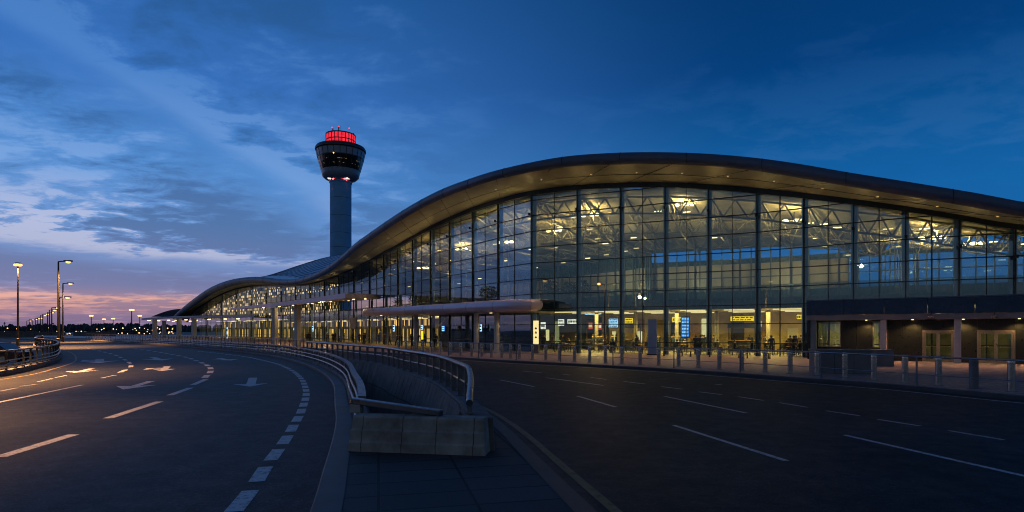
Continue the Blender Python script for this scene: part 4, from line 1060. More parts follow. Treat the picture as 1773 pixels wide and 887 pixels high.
for px, t in ((440,.3),(462,.3),(484,.3),(505,.35),(525,.3),(545,.3),(566,.35),(590,.3),(612,.5),(560,.6),(500,.6),(470,.65)):
    k = (px-400)/198*3; k0 = min(2, max(0, int(k))); f_ = min(1, max(0, k-k0))
    a = [lerp(frb[k0][j], frb[k0+1][j], f_) for j in range(3)]; b = [lerp(bkb[k0][j], bkb[k0+1][j], f_) for j in range(3)]
    x, y, z = [lerp(a[j], b[j], t) for j in range(3)]
    m = MB(); m.lathe([(.001,z-.02),(.14,z-.02),(.14,z-.07),(.001,z-.07)], 10, (x,y)); m.build('downlight', M['down'], cb_)
    lamp('SPOT', (x,y,z-.15), 90, (1,.68,.30), .1, aim=(0,0,-1), spot=R(140))
lamp('POINT', U(503,543,68), 60, (1,.66,.30), .12); lamp('POINT', U(464,543,71), 60, (1,.66,.30), .12)
lamp('POINT', U(560,540,72), 160, (1,.66,.28), .12); lamp('POINT', U(480,545,82), 160, (1,.66,.28), .12)
# ---------------------------------------------------------------- far canopy and small vault
cc = thing('entrance_canopy', 'farthest thin flat canopy at the low end of the terminal roof', 'canopy', (-77,124,.12), 'entrance canopies along the terminal')
fr = [U(245,551.5,130), U(290,548.8,124), U(350,547.5,117), U(440,546,105)]; bk = [U(262,549.5,158), U(320,547.5,152), U(370,545.5,141), U(455,543.5,119)]
m = MB(); m.strip(fr, bk); m.strip([(x,y,z-.38) for x,y,z in fr], fr); m.strip([(fr[0][0],fr[0][1],fr[0][2]-.38), fr[0]], [(bk[0][0],bk[0][1],bk[0][2]-.38), bk[0]]); m.build('deck', M['roof'], cc)
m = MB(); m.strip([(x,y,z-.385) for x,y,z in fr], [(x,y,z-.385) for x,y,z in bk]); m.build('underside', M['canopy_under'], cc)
for px, Y in ((268,127),(284,150),(310,122),(336,119.5)):
    x = (px-CX)/1000*Y; m = MB(); m.box((x,Y,2.2), (.75,.75,4.2), R(-35)); m.build('column', M['col_white'], cc, bevel=.04)
for px, Y in ((258,131),(275,134),(292,127),(305,131),(322,122),(340,127),(362,118),(390,113),(412,111),(330,140),(300,145)):
    x, y, z = U(px, 0, Y)[0], Y, 4.12
    m = MB(); m.lathe([(.001,z),(.28,z),(.28,z-.14),(.001,z-.14)], 8, (x,y)); m.build('downlight', M['down'], cc)
lamp('POINT', U(300,560,136), 420, (1,.68,.28), 12); lamp('POINT', U(350,562,128), 420, (1,.68,.28), 12); lamp('POINT', U(400,560,116), 300, (1,.68,.28), 12)
m = MB(); rows = []
for k in range(13):
    px = lerp(262,330,k/12); zz = math.sin(math.pi*min(1,(k/12)*.62+.02))
    rows.append([U(px, 549.5-14.5*zz, 160), (U(px,0,160)[0]+14, 174, H-(549.5-14.5*zz-HY)*160/1000)])
m.grid(rows); m.build('side_vault', M['roof'], terminal, smooth=True)

# ---------------------------------------------------------------- projecting entrance block on the near side
E0 = ((1396-CX)/1000*34.8, 34.8); E1 = ((1773-CX)/1000*28.6, 28.6)
ed = ((E1[0]-E0[0]), (E1[1]-E0[1])); EL = math.hypot(*ed); ed = (ed[0]/EL, ed[1]/EL); en = (-ed[1], ed[0])     # en points into the building
if en[1] < 0: en = (-en[0], -en[1])
def E(s_, o=0.0): return (E0[0]+ed[0]*s_+en[0]*o, E0[1]+ed[1]*s_+en[1]*o)
rzE = math.atan2(ed[1], ed[0])
def Es(px, o=0.0):                                   # distance along the block at a view direction
    k = (px-CX)/1000; x0, y0 = E0[0]+en[0]*o, E0[1]+en[1]*o
    return (k*y0-x0)/(ed[0]-k*ed[1])
eb = thing('entrance_block', 'low dark entrance block with navy fascia band and two glazed double doors', 'building', (*E(6), .12))
LEN = EL+10
m = MB()
for k in range(10):
    s0, s1 = LEN*k/10+.01, LEN*(k+1)/10-.01
    m.hexa([(*E(s0),2.76),(*E(s1),2.76),(*E(s1,.3),2.76),(*E(s0,.3),2.76)], [(*E(s0),3.58),(*E(s1),3.58),(*E(s1,.3),3.58),(*E(s0,.3),3.58)])
m.build('fascia_band', M['navy'], eb)
m = MB(); m.hexa([(*E(0,-.03),3.59),(*E(LEN,-.03),3.59),(*E(LEN,.5),3.59),(*E(0,.5),3.59)], [(*E(0,-.03),3.66),(*E(LEN,-.03),3.66),(*E(LEN,.5),3.66),(*E(0,.5),3.66)]); m.build('coping', M['fascia'], eb)
m = MB(); m.strip([(*E(0,.3),3.60),(*E(LEN,.3),3.60)], [(*E(0,6),3.60),(*E(LEN,6),3.60)]); m.build('roof', M['black'], eb)
m = MB(); m.hexa([(*E(0,.06),2.46),(*E(LEN,.06),2.46),(*E(LEN,1.6),2.46),(*E(0,1.6),2.46)], [(*E(0,.06),2.75),(*E(LEN,.06),2.75),(*E(LEN,1.6),2.75),(*E(0,1.6),2.75)]); m.build('soffit', pbr('block_soffit', (.24,.23,.24), .45, .3, .1, 1), eb)
for px in (1409,1530,1658,1800):
    s_ = Es(px,.35); c = E(s_,.35); m = MB(); m.box((*c,1.29), (.30,.30,2.34), rzE); m.build('column', M['col_white'] if px > 1500 else M['column'], eb, bevel=.02)
# recessed wall with openings: windows at 1418-1456 and 1512-1524, doors at 1597-1653 and 1692-1758
WO = 1.15
ops = [(Es(1416,WO),Es(1456,WO),.85,2.38,'win'), (Es(1511,WO),Es(1525,WO),.85,2.38,'win'), (Es(1597,WO),Es(1653,WO),.13,1.86,'door'), (Es(1692,WO),Es(1758,WO),.13,1.86,'door')]
def wall_box(s0, s1, z0, z1, mm, o0=WO, o1=WO+.2): mm.hexa([(*E(s0,o0),z0),(*E(s1,o0),z0),(*E(s1,o1),z0),(*E(s0,o1),z0)], [(*E(s0,o0),z1),(*E(s1,o0),z1),(*E(s1,o1),z1),(*E(s0,o1),z1)])
m = MB(); s_ = 0.0
for o in ops:
    k = max(1, round((o[0]-s_)/1.0))
    for j in range(k): wall_box(lerp(s_,o[0],j/k)+.006, lerp(s_,o[0],(j+1)/k)-.006, .12, 2.45, m)
    wall_box(o[0], o[1], o[3], 2.45, m)
    if o[2] > .2: wall_box(o[0], o[1], .12, o[2], m)
    s_ = o[1]
for j in range(8): wall_box(lerp(s_,LEN,j/8)+.006, lerp(s_,LEN,(j+1)/8)-.006, .12, 2.45, m)
m.build('wall', M['darkwall'], eb)
m = MB(); wall_box(0, .12, .12, 3.55, m, .3, 5.5); m.build('side_wall', M['darkwall'], eb)
# room behind
m = MB(); m.strip([(*E(0,5.2),.12),(*E(LEN,5.2),.12)], [(*E(0,5.2),2.75),(*E(LEN,5.2),2.75)]); m.build('room_wall', M['warm_wall'], eb)
m = MB(); m.strip([(*E(0,WO+.2),.135),(*E(LEN,WO+.2),.135)], [(*E(0,5.2),.135),(*E(LEN,5.2),.135)]); m.build('room_floor', M['floor'], eb)
for sx, kind in ((Es(1436,WO),0),(Es(1518,WO),0)):
    a = E(sx, 3.0); lamp('AREA', (*a,2.6), 90, (1,.76,.36), 1.2, aim=(0,0,-1))
a = E(Es(1735,WO), 3.2); lamp('AREA', (*a,2.6), 60, (1,.70,.32), 1.0, aim=(0,0,-1))
for s0, s1, z0, z1, kind in ops:
    if kind == 'win':
        m = MB()
        fr_ = .05
        for a, b, c, d_ in ((s0,s0+fr_,z0,z1),(s1-fr_,s1,z0,z1),(s0+fr_,s1-fr_,z0,z0+fr_),(s0+fr_,s1-fr_,z1-fr_,z1)): wall_box(a, b, c, d_, m, WO-.02, WO+.08)
        if s1-s0 > .8: wall_box((s0+s1)/2-.035, (s0+s1)/2+.035, z0+fr_, z1-fr_, m, WO-.02, WO+.08)
        w = m.build('window', M['bronze'], eb)
        m = MB(); m.strip([(*E(s0+fr_,WO+.05),z0+fr_),(*E(s1-fr_,WO+.05),z0+fr_)], [(*E(s0+fr_,WO+.05),z1-fr_),(*E(s1-fr_,WO+.05),z1-fr_)]); m.build('pane', M['glass'], w, fix=False)
    else:
        m = MB(); f_ = .07; mid = (s0+s1)/2
        for a, b, c, d_ in ((s0,s0+f_,z0,z1),(s1-f_,s1,z0,z1),(s0+f_,s1-f_,z1-f_,z1)): wall_box(a, b, c, d_, m, WO-.05, WO+.12)
        fr_ = m.build('door_frame', M['bronze'], eb)
        for a, b, hx in ((s0+f_+.008, mid-.006, mid-.13), (mid+.006, s1-f_-.008, mid+.13)):
            m = MB(); g_ = .075
            for c0, c1, d0, d1 in ((a,a+g_,z0+.01,z1-f_-.01),(b-g_,b,z0+.01,z1-f_-.01),(a+g_,b-g_,z0+.01,z0+.14),(a+g_,b-g_,z1-f_-.10,z1-f_-.01)): wall_box(c0, c1, d0, d1, m, WO-.02, WO+.05)
            dr = m.build('door', M['bronze'], eb)
            m = MB(); m.strip([(*E(a+g_,WO+.015),z0+.14),(*E(b-g_,WO+.015),z0+.14)], [(*E(a+g_,WO+.015),z1-f_-.1),(*E(b-g_,WO+.015),z1-f_-.1)]); m.build('pane', M['glass_dark'], dr, fix=False)
            m = MB(); m.tube([(*E(a+.1,WO-.07),z0+.86),(*E(b-.1,WO-.07),z0+.86)], .018, 6); m.build('handle', M['steel'], dr)
# dome lamps under the band
for k, px in enumerate((1612, 1722)):
    s_ = Es(px,-.12); c = E(s_,-.12)
    t = thing('dome_lamp', 'small dark dome fixture hung from the navy fascia band, %s doors' % ('above the left double' if k == 0 else 'above the right double'), 'dome fixture', (*c,2.6), 'dome fixtures on the entrance block')
    m = MB(); m.tube([(*c,2.95),(*c,2.62)], .02, 6); m.build('stem', M['black'], t)
    m = MB(); m.lathe([(.001,2.63),(.13,2.62),(.15,2.55),(.10,2.48),(.001,2.45)], 14, c); m.build('dome', M['planter'], t, smooth=True)
for px in (1500, 1580, 1668, 1765):
    s_ = Es(px,.7); c = E(s_,.7); m = MB(); m.lathe([(.001,2.455),(.05,2.455),(.05,2.43),(.001,2.43)], 8, c); m.build('downlight', M['down'], eb)
    lamp('SPOT', (*c,2.38), 80, (1,.55,.22), .04, aim=(0,0,-1), spot=R(140))

# ================================================================ signs and screens inside
def board(name, label, cat, px0, px1, py0, py1, Y, mat, rows=0, rz=R(-25), frame=True, group=None, marks='black'):
    x0, x1 = (px0-CX)/1000*Y, (px1-CX)/1000*Y; z0, z1 = H-(py1-HY)*Y/1000, H-(py0-HY)*Y/1000
    c = ((x0+x1)/2, Y, (z0+z1)/2); w, h = x1-x0, z1-z0
    t = thing(name, label, cat, c, group, rz); local(t)
    m = MB(); m.box((0,0,0), (w,.05,h)); m.build('panel', M[mat], t)
    if frame:
        m = MB(); m.box((0,.05,0), (w+.10,.04,h+.10)); m.build('housing', M['black'], t)
    rnd = random.Random(int(px0*7+py0))
    if rows:
        m = MB()
        for r in range(rows):
            zc = h*(.5-(r+.5)/rows); x = -w*.42
            while x < w*.40:
                ww = rnd.uniform(.05,.20)*w; ww = min(ww, w*.44-x)
                m.box((x+ww/2, -.03, zc), (ww, .012, h/rows*.42)); x += ww+w*.05
        m.build('lettering', M[marks], t)
    return t
board('hanging_sign', 'yellow backlit direction sign with two lines of dark text over the counters', 'sign', 1266, 1304, 548, 556, 44.5, 'sign_yellow', 2, group='yellow direction signs in the hall')
board('hanging_sign', 'short yellow backlit sign left of the tall blue screen', 'sign', 1164, 1180, 549, 558, 46, 'sign_yellow', 1, group='yellow direction signs in the hall')
board('hanging_sign', 'yellow backlit sign beside the menu screens above a dark counter', 'sign', 1082, 1096, 551, 560, 47.5, 'sign_yellow', 2, group='yellow direction signs in the hall')
board('hanging_sign', 'plain yellow backlit sign at the edge of the entrance block', 'sign', 1380, 1392, 545, 553, 41, 'sign_yellow', 1, group='yellow direction signs in the hall')
board('display_screen', 'tall bright blue information screen standing behind the glass', 'screen', 1180, 1193, 549.5, 584, 43.0, 'screen_blue', 6, marks='screen_cyan')
board('display_screen', 'tall blue screen at the corner of the entrance block', 'screen', 1399, 1408, 547, 590, 36.6, 'screen_blue', 6, marks='screen_cyan')
board('shop_sign', 'red backlit shop sign above the cafe tables', 'sign', 1032, 1042, 560, 571, 50.5, 'sign_red', 1, marks='sign_white')
board('shop_sign', 'orange red sign next to the red shop sign', 'sign', 1019, 1026, 559, 570, 50.5, 'sign_red', 1, marks='sign_cream')
board('menu_screen', 'pale blue menu screen over the counter behind the cafe tables', 'screen', 1054, 1070, 552, 567, 50, 'screen_cyan', 4, marks='cloth_blue')
board('menu_screen', 'wide white lit shop lettering left of the red sign', 'sign', 982, 1004, 553, 561, 51, 'sign_white', 1, marks='wood')
board('menu_screen', 'small white lit menu board by the cream information panel', 'sign', 936, 945, 558, 570, 51.5, 'sign_white', 1, marks='wood')
board('menu_screen', 'dim white menu board above the seated cafe guests', 'sign', 966, 977, 553, 564, 51.2, 'sign_white', 2, marks='wood')
board('menu_screen', 'lavender lit lettering high over the cafe counter', 'sign', 1012, 1040, 540, 545, 51.5, 'screen_cyan', 1, marks='cloth_blue')
board('display_screen', 'small blue screen on the dark wall under the rounded canopy', 'screen', 763, 772, 564.5, 574, 55.2, 'screen_blue', 3, R(-52), group='small screens under the rounded canopy', marks='screen_cyan')
board('display_screen', 'pale screen left of the first column of the rounded canopy', 'screen', 679, 685, 563, 574, 66.5, 'screen_cyan', 2, R(-52), group='small screens under the rounded canopy')
board('display_screen', 'pale blue screen right of the first column of the rounded canopy', 'screen', 727, 734, 563, 571, 60.2, 'screen_cyan', 2, R(-52), group='small screens under the rounded canopy')
board('display_screen', 'narrow screen partly hidden by the middle column of the rounded canopy', 'screen', 830, 835, 562, 574, 50.6, 'screen_cyan', 2, R(-52), group='small screens under the rounded canopy')
board('display_screen', 'white lit screen behind the second square column', 'screen', 538, 545, 565, 574, 92, 'screen_cyan', 2, R(-52))
board('display_screen', 'small white screen left of the second square column', 'screen', 507, 511, 568, 572, 95, 'screen_cyan', 0, R(-52))
board('display_screen', 'bluish white cross shaped screen under the far canopy', 'screen', 390, 397, 567, 586, 121, 'screen_cyan', 2, R(-52))
board('hanging_sign', 'dark hanging sign box under the wedge canopy', 'sign', 598, 626, 551, 569, 74, 'black', 0, R(-52))
board('yellow_banner', 'tall yellow lit banner beside the rounded canopy column', 'banner', 728, 734, 573, 588, 60.3, 'sign_yellow', 0, R(-52))
for k, (px0, px1, py0, py1, Y, mt) in enumerate(((1150,1158,556,590,49,'sign_cream'),(1215,1226,552,592,49,'sign_cream'),(1310,1318,556,566,44,'sign_white'),(1060,1066,574,592,50.5,'sign_cream'),(945,951,571,590,51.5,'sign_cream'),(1100,1112,574,594,49.5,'sign_cream'))):
    board('light_panel', 'warm lit wall panel deep in the ground floor hall, %s from the left' % ORD[sorted((1150,1215,1310,1060,945,1100)).index(px0)], 'light panel', px0, px1, py0, py1, Y, mt, 0, frame=False, group='lit wall panels in the hall')

# counters with dark canopies
for k, (px0, px1, Y, lab) in enumerate(((1262,1306,45.5,'dark service counter with overhead canopy under the yellow sign'), (1078,1108,48.5,'dark kiosk counter with hood behind the cafe tables'), (1016,1046,51.4,'food counter under the red shop sign'))):
    x0, x1 = (px0-CX)/1000*Y, (px1-CX)/1000*Y; c = ((x0+x1)/2, Y)
    t = thing('service_counter', lab, 'counter', (*c,.135), 'service counters in the hall', R(-25)); local(t)
    w = x1-x0
    m = MB(); m.box((0,0,.45), (w,.6,.9)); m.build('desk', M['black'], t); m = MB(); m.box((0,-.03,.92), (w+.08,.7,.05)); m.build('top', M['wood'], t)
    m = MB(); m.box((0,.1,2.05), (w*1.02,.7,.30)); m.build('hood', M['black'], t); m = MB()
    for sx in (-1,1): m.bar((sx*w*.48,.3,0),(sx*w*.48,.3,2.0),.06)
    m.build('uprights', M['black'], t)

# ================================================================ people, tables, chairs
def person_mesh(name, J, E_, mats, h=1.43):
    me = bpy.data.meshes.new(name); names = list(J)
    me.from_pydata([Vector(J[k][:3])*h*S for k in names], [(names.index(a), names.index(b)) for a, b in E_], [])
    ob = bpy.data.objects.new('tmp', me); COL.objects.link(ob)
    sk = ob.modifiers.new('s', 'SKIN'); sk.use_smooth_shade = True
    if not me.skin_vertices: me.skin_vertices.new()
    for i, k in enumerate(names):
        r = J[k][3]*h*S; me.skin_vertices[0].data[i].radius = (r, r*(J[k][4] if len(J[k]) > 4 else 1)); me.skin_vertices[0].data[i].use_root = (k == 'pelvis')
    ss = ob.modifiers.new('d', 'SUBSURF'); ss.levels = 1; ss.render_levels = 1
    dg = bpy.context.evaluated_depsgraph_get(); ev = ob.evaluated_get(dg)
    out = bpy.data.meshes.new_from_object(ev); out.name = name
    bpy.data.objects.remove(ob)
    out.materials.clear()
    for m_ in mats: out.materials.append(m_)
    return out
EB = [('pelvis','belly'),('belly','chest'),('chest','neck'),('neck','head'),('head','crown'),
      ('chest','shl'),('shl','ell'),('ell','wrl'),('wrl','hal'),('chest','shr'),('shr','elr'),('elr','wrr'),('wrr','har'),
      ('pelvis','hil'),('hil','knl'),('knl','anl'),('anl','tol'),('pelvis','hir'),('hir','knr'),('knr','anr'),('anr','tor')]
def pose(kind):
    J = {'pelvis':(0,0,.53,.085,.8),'belly':(0,0,.61,.08,.75),'chest':(0,0,.74,.095,.7),'neck':(0,.0,.845,.034),'head':(0,-.008,.905,.055),'crown':(0,-.004,.955,.045),
         'shl':(-.105,0,.80,.045),'shr':(.105,0,.80,.045),'ell':(-.14,.01,.63,.030),'elr':(.14,.01,.63,.030),'wrl':(-.14,-.03,.49,.022),'wrr':(.14,-.03,.49,.022),'hal':(-.135,-.045,.43,.020),'har':(.135,-.045,.43,.020),
         'hil':(-.055,0,.49,.062),'hir':(.055,0,.49,.062),'knl':(-.06,-.01,.28,.044),'knr':(.06,-.01,.28,.044),'anl':(-.062,.01,.05,.028),'anr':(.062,.01,.05,.028),'tol':(-.07,-.075,.022,.022),'tor':(.07,-.075,.022,.022)}
    if kind == 'walk':
        J.update(knl=(-.055,-.09,.29,.044), anl=(-.055,-.10,.06,.028), tol=(-.055,-.18,.03,.022), knr=(.055,.03,.27,.044), anr=(.055,.13,.09,.028), tor=(.055,.07,.03,.022), wrl=(-.13,.05,.50,.022), hal=(-.13,.06,.44,.02), wrr=(.13,-.09,.51,.022), har=(.13,-.11,.46,.02))
    if kind == 'talk':
        J.update(elr=(.15,-.05,.65,.030), wrr=(.07,-.15,.68,.022), har=(.04,-.17,.71,.02))
    if kind == 'sit':
        dz = -.245
        J = {k: (v[0], v[1], v[2]+dz, *v[3:]) for k, v in J.items()}
        J.update(hil=(-.06,-.02,.265,.06), hir=(.06,-.02,.265,.06), knl=(-.07,-.23,.285,.046), knr=(.07,-.23,.285,.046), anl=(-.07,-.22,.05,.028), anr=(.07,-.22,.05,.028), tol=(-.075,-.31,.022,.022), tor=(.075,-.31,.022,.022), wrl=(-.10,-.17,.40,.022), wrr=(.10,-.17,.40,.022), hal=(-.08,-.22,.42,.02), har=(.08,-.22,.42,.02), elr=(.14,-.03,.40,.03), ell=(-.14,-.03,.40,.03))
    return J
PM = {}
for kind in ('stand','walk','talk','sit'):
    for cn in ('cloth_dark','cloth_blue','cloth_brown'):
        me = person_mesh('person', pose(kind), EB, [M[cn], M['skin'], M['cloth_dark']])
        zs = [v.co.z for v in me.vertices]; hh = max(zs)
        hz = hh*(.84 if kind != 'sit' else .79)
        for pl in me.polygons:
            z = pl.center.z
            pl.material_index = 1 if z > hz+.02 else (2 if z < hh*.52 else 0)
            pl.use_smooth = True
        PM[kind, cn] = (me, hh)
hair_mb = MB(); hair_mb.lathe([(.001,.095),(.045,.085),(.075,.045),(.082,0),(.078,-.04),(.05,-.05)], 12)
hair_me = hair_mb.mesh('hair', M['hair'], True)
def person(x, y, z, rz, kind, cn, label, group):
    me, hh = PM[kind, cn]
    o = bpy.data.objects.new('person', me); COL.objects.link(o); o.location = Vector((x,y,z))*S; o.rotation_euler = (0,0,rz)
    tag(o, label, 'person', group)
    h = bpy.data.objects.new('hair', hair_me); COL.objects.link(h); h.parent = o; h.location = (0,.012,hh-.075*S)
    return o
# chair and table
chp = thing('chair', '', 'chair', (0,0,0)); local(chp)
m = MB(); m.box((0,0,.38), (.36,.36,.05)); m.build('seat', M['cloth_brown'], chp, bevel=.01)
m = MB(); m.box((0,.17,.60), (.34,.035,.32)); m.build('backrest', M['cloth_dark'], chp, bevel=.01)
for sx in (-1,1):
    for sy in (-1,1):
        m = MB(); m.bar((sx*.15,sy*.15,0),(sx*.15,sy*.15,.36 if sy < 0 else .75),.03); m.build('leg', M['black'], chp)
tbp = thing('cafe_table', '', 'table', (0,0,0)); local(tbp)
m = MB(); m.lathe([(.001,.60),(.36,.60),(.37,.615),(.36,.63),(.001,.63)], 20); m.build('tabletop', M['wood'], tbp, smooth=True)
m = MB(); m.tube([(0,0,.02),(0,0,.60)], .03, 8); m.build('pedestal', M['black'], tbp)
m = MB(); m.lathe([(.001,.0),(.22,.0),(.2,.025),(.001,.03)], 16); m.build('foot', M['black'], tbp)
rnd = random.Random(5); first = True
tables = []
bays = list(range(NE+3, NE+11))
k = 0
for bi in bays:
    for dd, tf in ((1.7,.35),(3.4,.8)) if bi not in (NE+3,) else ((2.2,.4),):
        a, b = inn(bi,dd), inn(bi+1,dd); x, y = lerp(a[0],b[0],tf), lerp(a[1],b[1],tf); tables.append((x, y, dd))
tables.sort(key=lambda t: PX(t[0], t[1]))
GL = 'cafe furniture behind the glass'
cfirst = True
for k, (x, y, dd) in enumerate(tables):
    near = dd < 3
    lab = 'small round cafe table behind the glass, %s from the left' % ORD[k]
    o = tbp if k == 0 else clone(tbp, (x,y,.135), lab)
    o.location = Vector((x,y,.135))*S; o['label'] = lab; o['group'] = 'round cafe tables behind the glass'
    a0 = rnd.uniform(0, 6.28)
    for j in range(2):
        a = a0+j*math.pi+rnd.uniform(-.3,.3); cx, cy = x+.58*math.cos(a), y+.58*math.sin(a); rz = a-math.pi/2
        lab = 'dark backed cafe chair at one of the round tables behind the glass'
        c = chp if cfirst else clone(chp, (cx,cy,.135), lab)
        cfirst = False
        c.location = Vector((cx,cy,.135))*S; c.rotation_euler = (0,0,rz); c['label'] = lab; c['group'] = 'cafe chairs behind the glass'
        if rnd.random() < .72:
            person(cx, cy, .135+.03, rz, 'sit', rnd.choice(('cloth_dark','cloth_blue','cloth_brown','cloth_dark')), 'dark silhouetted guest seated at a round table behind the glass', 'seated guests behind the glass')
for k in range(52):
    bi = rnd.choice(list(range(NE+3, NE+11))+[NE+4,NE+5,NE+6]); dd = rnd.choice((rnd.uniform(.9, 2.6), rnd.uniform(4.2, 8.4))); a, b = inn(bi,dd), inn(bi+1,dd); tf = rnd.random()
    person(lerp(a[0],b[0],tf), lerp(a[1],b[1],tf), .135, rnd.uniform(0,6.28), rnd.choice(('stand','walk','talk')), rnd.choice(('cloth_dark','cloth_blue','cloth_brown')), 'dark silhouetted traveller standing in the lit ground floor hall behind the glass', 'travellers standing in the hall')
for k in range(30):
    bi = rnd.choice(range(NE+14, NE+24)); dd = rnd.uniform(-2.4, 1.6); a, b = inn(bi,dd), inn(bi+1,dd); tf = rnd.random()
    person(lerp(a[0],b[0],tf), lerp(a[1],b[1],tf), .125, rnd.uniform(0,6.28), rnd.choice(('stand','walk','talk')), rnd.choice(('cloth_dark','cloth_blue','cloth_brown')), 'small distant traveller standing by the glass under the wedge canopy', 'travellers under the wedge canopy')
# benches outside the glass
bp = thing('bench', '', 'bench', (0,0,0)); local(bp)
m = MB()
for k in range(4): m.box((0,-.15+.1*k,.36), (1.5,.085,.03))
m.build('seat', M['galv'], bp)
for sx in (-.6,.6):
    m = MB(); m.bar((sx,-.16,0),(sx,0,.34),.05); m.bar((sx,.16,0),(sx,0,.34),.05); m.build('leg', M['black'], bp)
for k, px in enumerate((1165,1212,1262,1312,1352)):
    Y = interp([(1165,38.6),(1352,34.6)], px); x = (px-CX)/1000*Y
    lab = 'low steel slatted bench outside the glass, %s from the left' % ORD[k]
    o = bp if k == 0 else clone(bp, (x,Y,.122), lab)
    o.location = Vector((x,Y,.122))*S; o.rotation_euler = (0,0,R(-28)); o['label'] = lab; o['group'] = 'benches outside the glass'

# potted trees on the upper floor
def potted(px, Yoff, i, h, label, seed):
    rnd = random.Random(seed); a = inn(i, Yoff); Y = a[1]; x = (px-CX)/1000*Y
    t = thing('potted_tree', label, 'potted tree', (x,Y,4.06), 'potted trees on the upper floor')
    m = MB(); m.lathe([(.001,4.06),(.2,4.06),(.26,4.45),(.22,4.45),(.001,4.40)], 12, (x,Y)); m.build('pot', M['pot'], t, smooth=True)
    m = MB(); m.tube([(x,Y,4.4),(x+.04,Y,4.4+h*.5),(x,Y,4.4+h*.8)], [.035,.03,.015], 6); m.build('trunk', M['wood'], t)
    m = MB()
    for k in range(260):
        u = rnd.uniform(0, 6.28); r_ = .62*math.sqrt(rnd.random())*(1.0 if rnd.random() < .8 else 1.3); zz = 4.4+h*rnd.uniform(.25,1.0); r_ *= math.sin(math.pi*min(1,max(.1,(zz-4.4)/h*.9)))**.5
        c = Vector((x+r_*math.cos(u), Y+r_*math.sin(u), zz)); d1 = Vector((rnd.uniform(-1,1),rnd.uniform(-1,1),rnd.uniform(-.6,.6))).normalized()*.11; d2 = Vector((rnd.uniform(-1,1),rnd.uniform(-1,1),rnd.uniform(-1,1))).normalized()*.05
        m.add([c-d1, c+d2, c+d1, c-d2], [(0,1,2,3)])
    m.build('crown', M['leaf'], t, fix=False)
for k, (px, i, lab) in enumerate(((690,NE+16,'leafy potted tree on the upper floor at the far left of the curved glass'), (716,NE+15,'potted tree on the upper floor above the left end of the rounded canopy'), (752,NE+14,'potted tree on the upper floor beside an interior mast above the canopy'), (842,NE+11,'wide leafy potted tree above the middle of the rounded canopy'), (858,NE+11,'potted tree crowding the wide leafy one above the canopy'), (955,NE+10,'potted tree on the upper floor just right of the canopy nose'), (985,NE+9,'potted tree on the upper floor near the forecourt lamp head'), (1008,NE+9,'small potted tree behind the forecourt lamp'))):
    potted(px, 1.9, i, 1.25+.25*((k*7) % 3)/2, lab, k)

# ================================================================ control tower
TY = 225.0; TX = (590-CX)/1000*TY; u = TY/1000
def tz(py): return H-(py-HY)*TY/1000
tw = thing('control_tower', 'tall round airport control tower with flared dark cab and red lit crown', 'control tower', (TX,TY,0))
rs = 18.0*u
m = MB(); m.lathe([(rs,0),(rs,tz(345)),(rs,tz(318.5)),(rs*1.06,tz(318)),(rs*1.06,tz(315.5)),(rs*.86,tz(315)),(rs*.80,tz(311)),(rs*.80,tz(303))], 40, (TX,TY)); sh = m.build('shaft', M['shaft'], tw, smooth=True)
m = MB()
for py in (345,375,405,430): m.lathe([(rs+.01,tz(py)),(rs+.03,tz(py)+.03),(rs+.03,tz(py)+.10),(rs+.01,tz(py)+.13)], 40, (TX,TY))
m.build('shaft_joint', M['tower_dark'], sh)
# flared collar under the cab
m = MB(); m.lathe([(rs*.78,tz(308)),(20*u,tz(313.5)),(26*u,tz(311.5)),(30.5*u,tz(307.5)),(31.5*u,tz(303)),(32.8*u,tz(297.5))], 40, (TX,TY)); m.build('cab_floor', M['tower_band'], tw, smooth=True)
m = MB(); m.lathe([(32.8*u,tz(297.5)),(36.2*u,tz(286)),(38.6*u,tz(276))], 40, (TX,TY)); cg = m.build('cab_window', M['tower_glass'], tw)
m = MB(); m.lathe([(38.6*u,tz(276)),(40.6*u,tz(266)),(41.0*u,tz(264.5))], 40, (TX,TY)); m.build('cab_band', M['tower_band'], tw)
m = MB(); m.lathe([(39.5*u,tz(264.5)),(40.0*u,tz(261.5))], 40, (TX,TY)); m.build('cab_recess', M['black'], tw)
m = MB(); m.lathe([(40.0*u,tz(261.8)),(42.4*u,tz(262.6)),(42.6*u,tz(259.5)),(40.8*u,tz(256.5)),(27*u,tz(253)),(.01,tz(253))], 40, (TX,TY)); m.build('cab_roof', M['tower_dark'], tw, smooth=True)
m = MB()
for k in range(24):
    a = 2*math.pi*k/24
    for (r0,z0),(r1,z1) in (((32.9*u,tz(297.5)),(38.8*u,tz(276))),((38.8*u,tz(276)),(41.1*u,tz(264.5)))):
        m.bar((TX+r0*math.cos(a),TY+r0*math.sin(a),z0), (TX+r1*math.cos(a),TY+r1*math.sin(a),z1), .16, .12)
m.lathe([(38.7*u,tz(276.8)),(39.0*u,tz(276.8)),(39.1*u,tz(275.4)),(38.8*u,tz(275.4))], 40, (TX,TY)); m.build('cab_frame', M['tower_dark'], tw)
rnd = random.Random(3); 
for k in range(26):
    a = -math.pi/2+rnd.uniform(-1.25,1.25); py = rnd.choice((283.6,283.9,284.1,284,290,291,292)); rr_ = interp([(276,38.6),(286,36.2),(297.5,32.8)], py)*u+.03
    m = MB(); w_ = rnd.uniform(.12,.5); a2 = a+w_/rr_
    m.bar((TX+rr_*math.cos(a),TY+rr_*math.sin(a),tz(py)), (TX+rr_*math.cos(a2),TY+rr_*math.sin(a2),tz(py)), .05, .09); m.build('cab_lamp', M['cab_light'], tw)
m = MB(); m.ball((TX-.1,TY-38.9*u,tz(276.5)), .22, 8); m.build('cab_lamp', M['down'], tw)
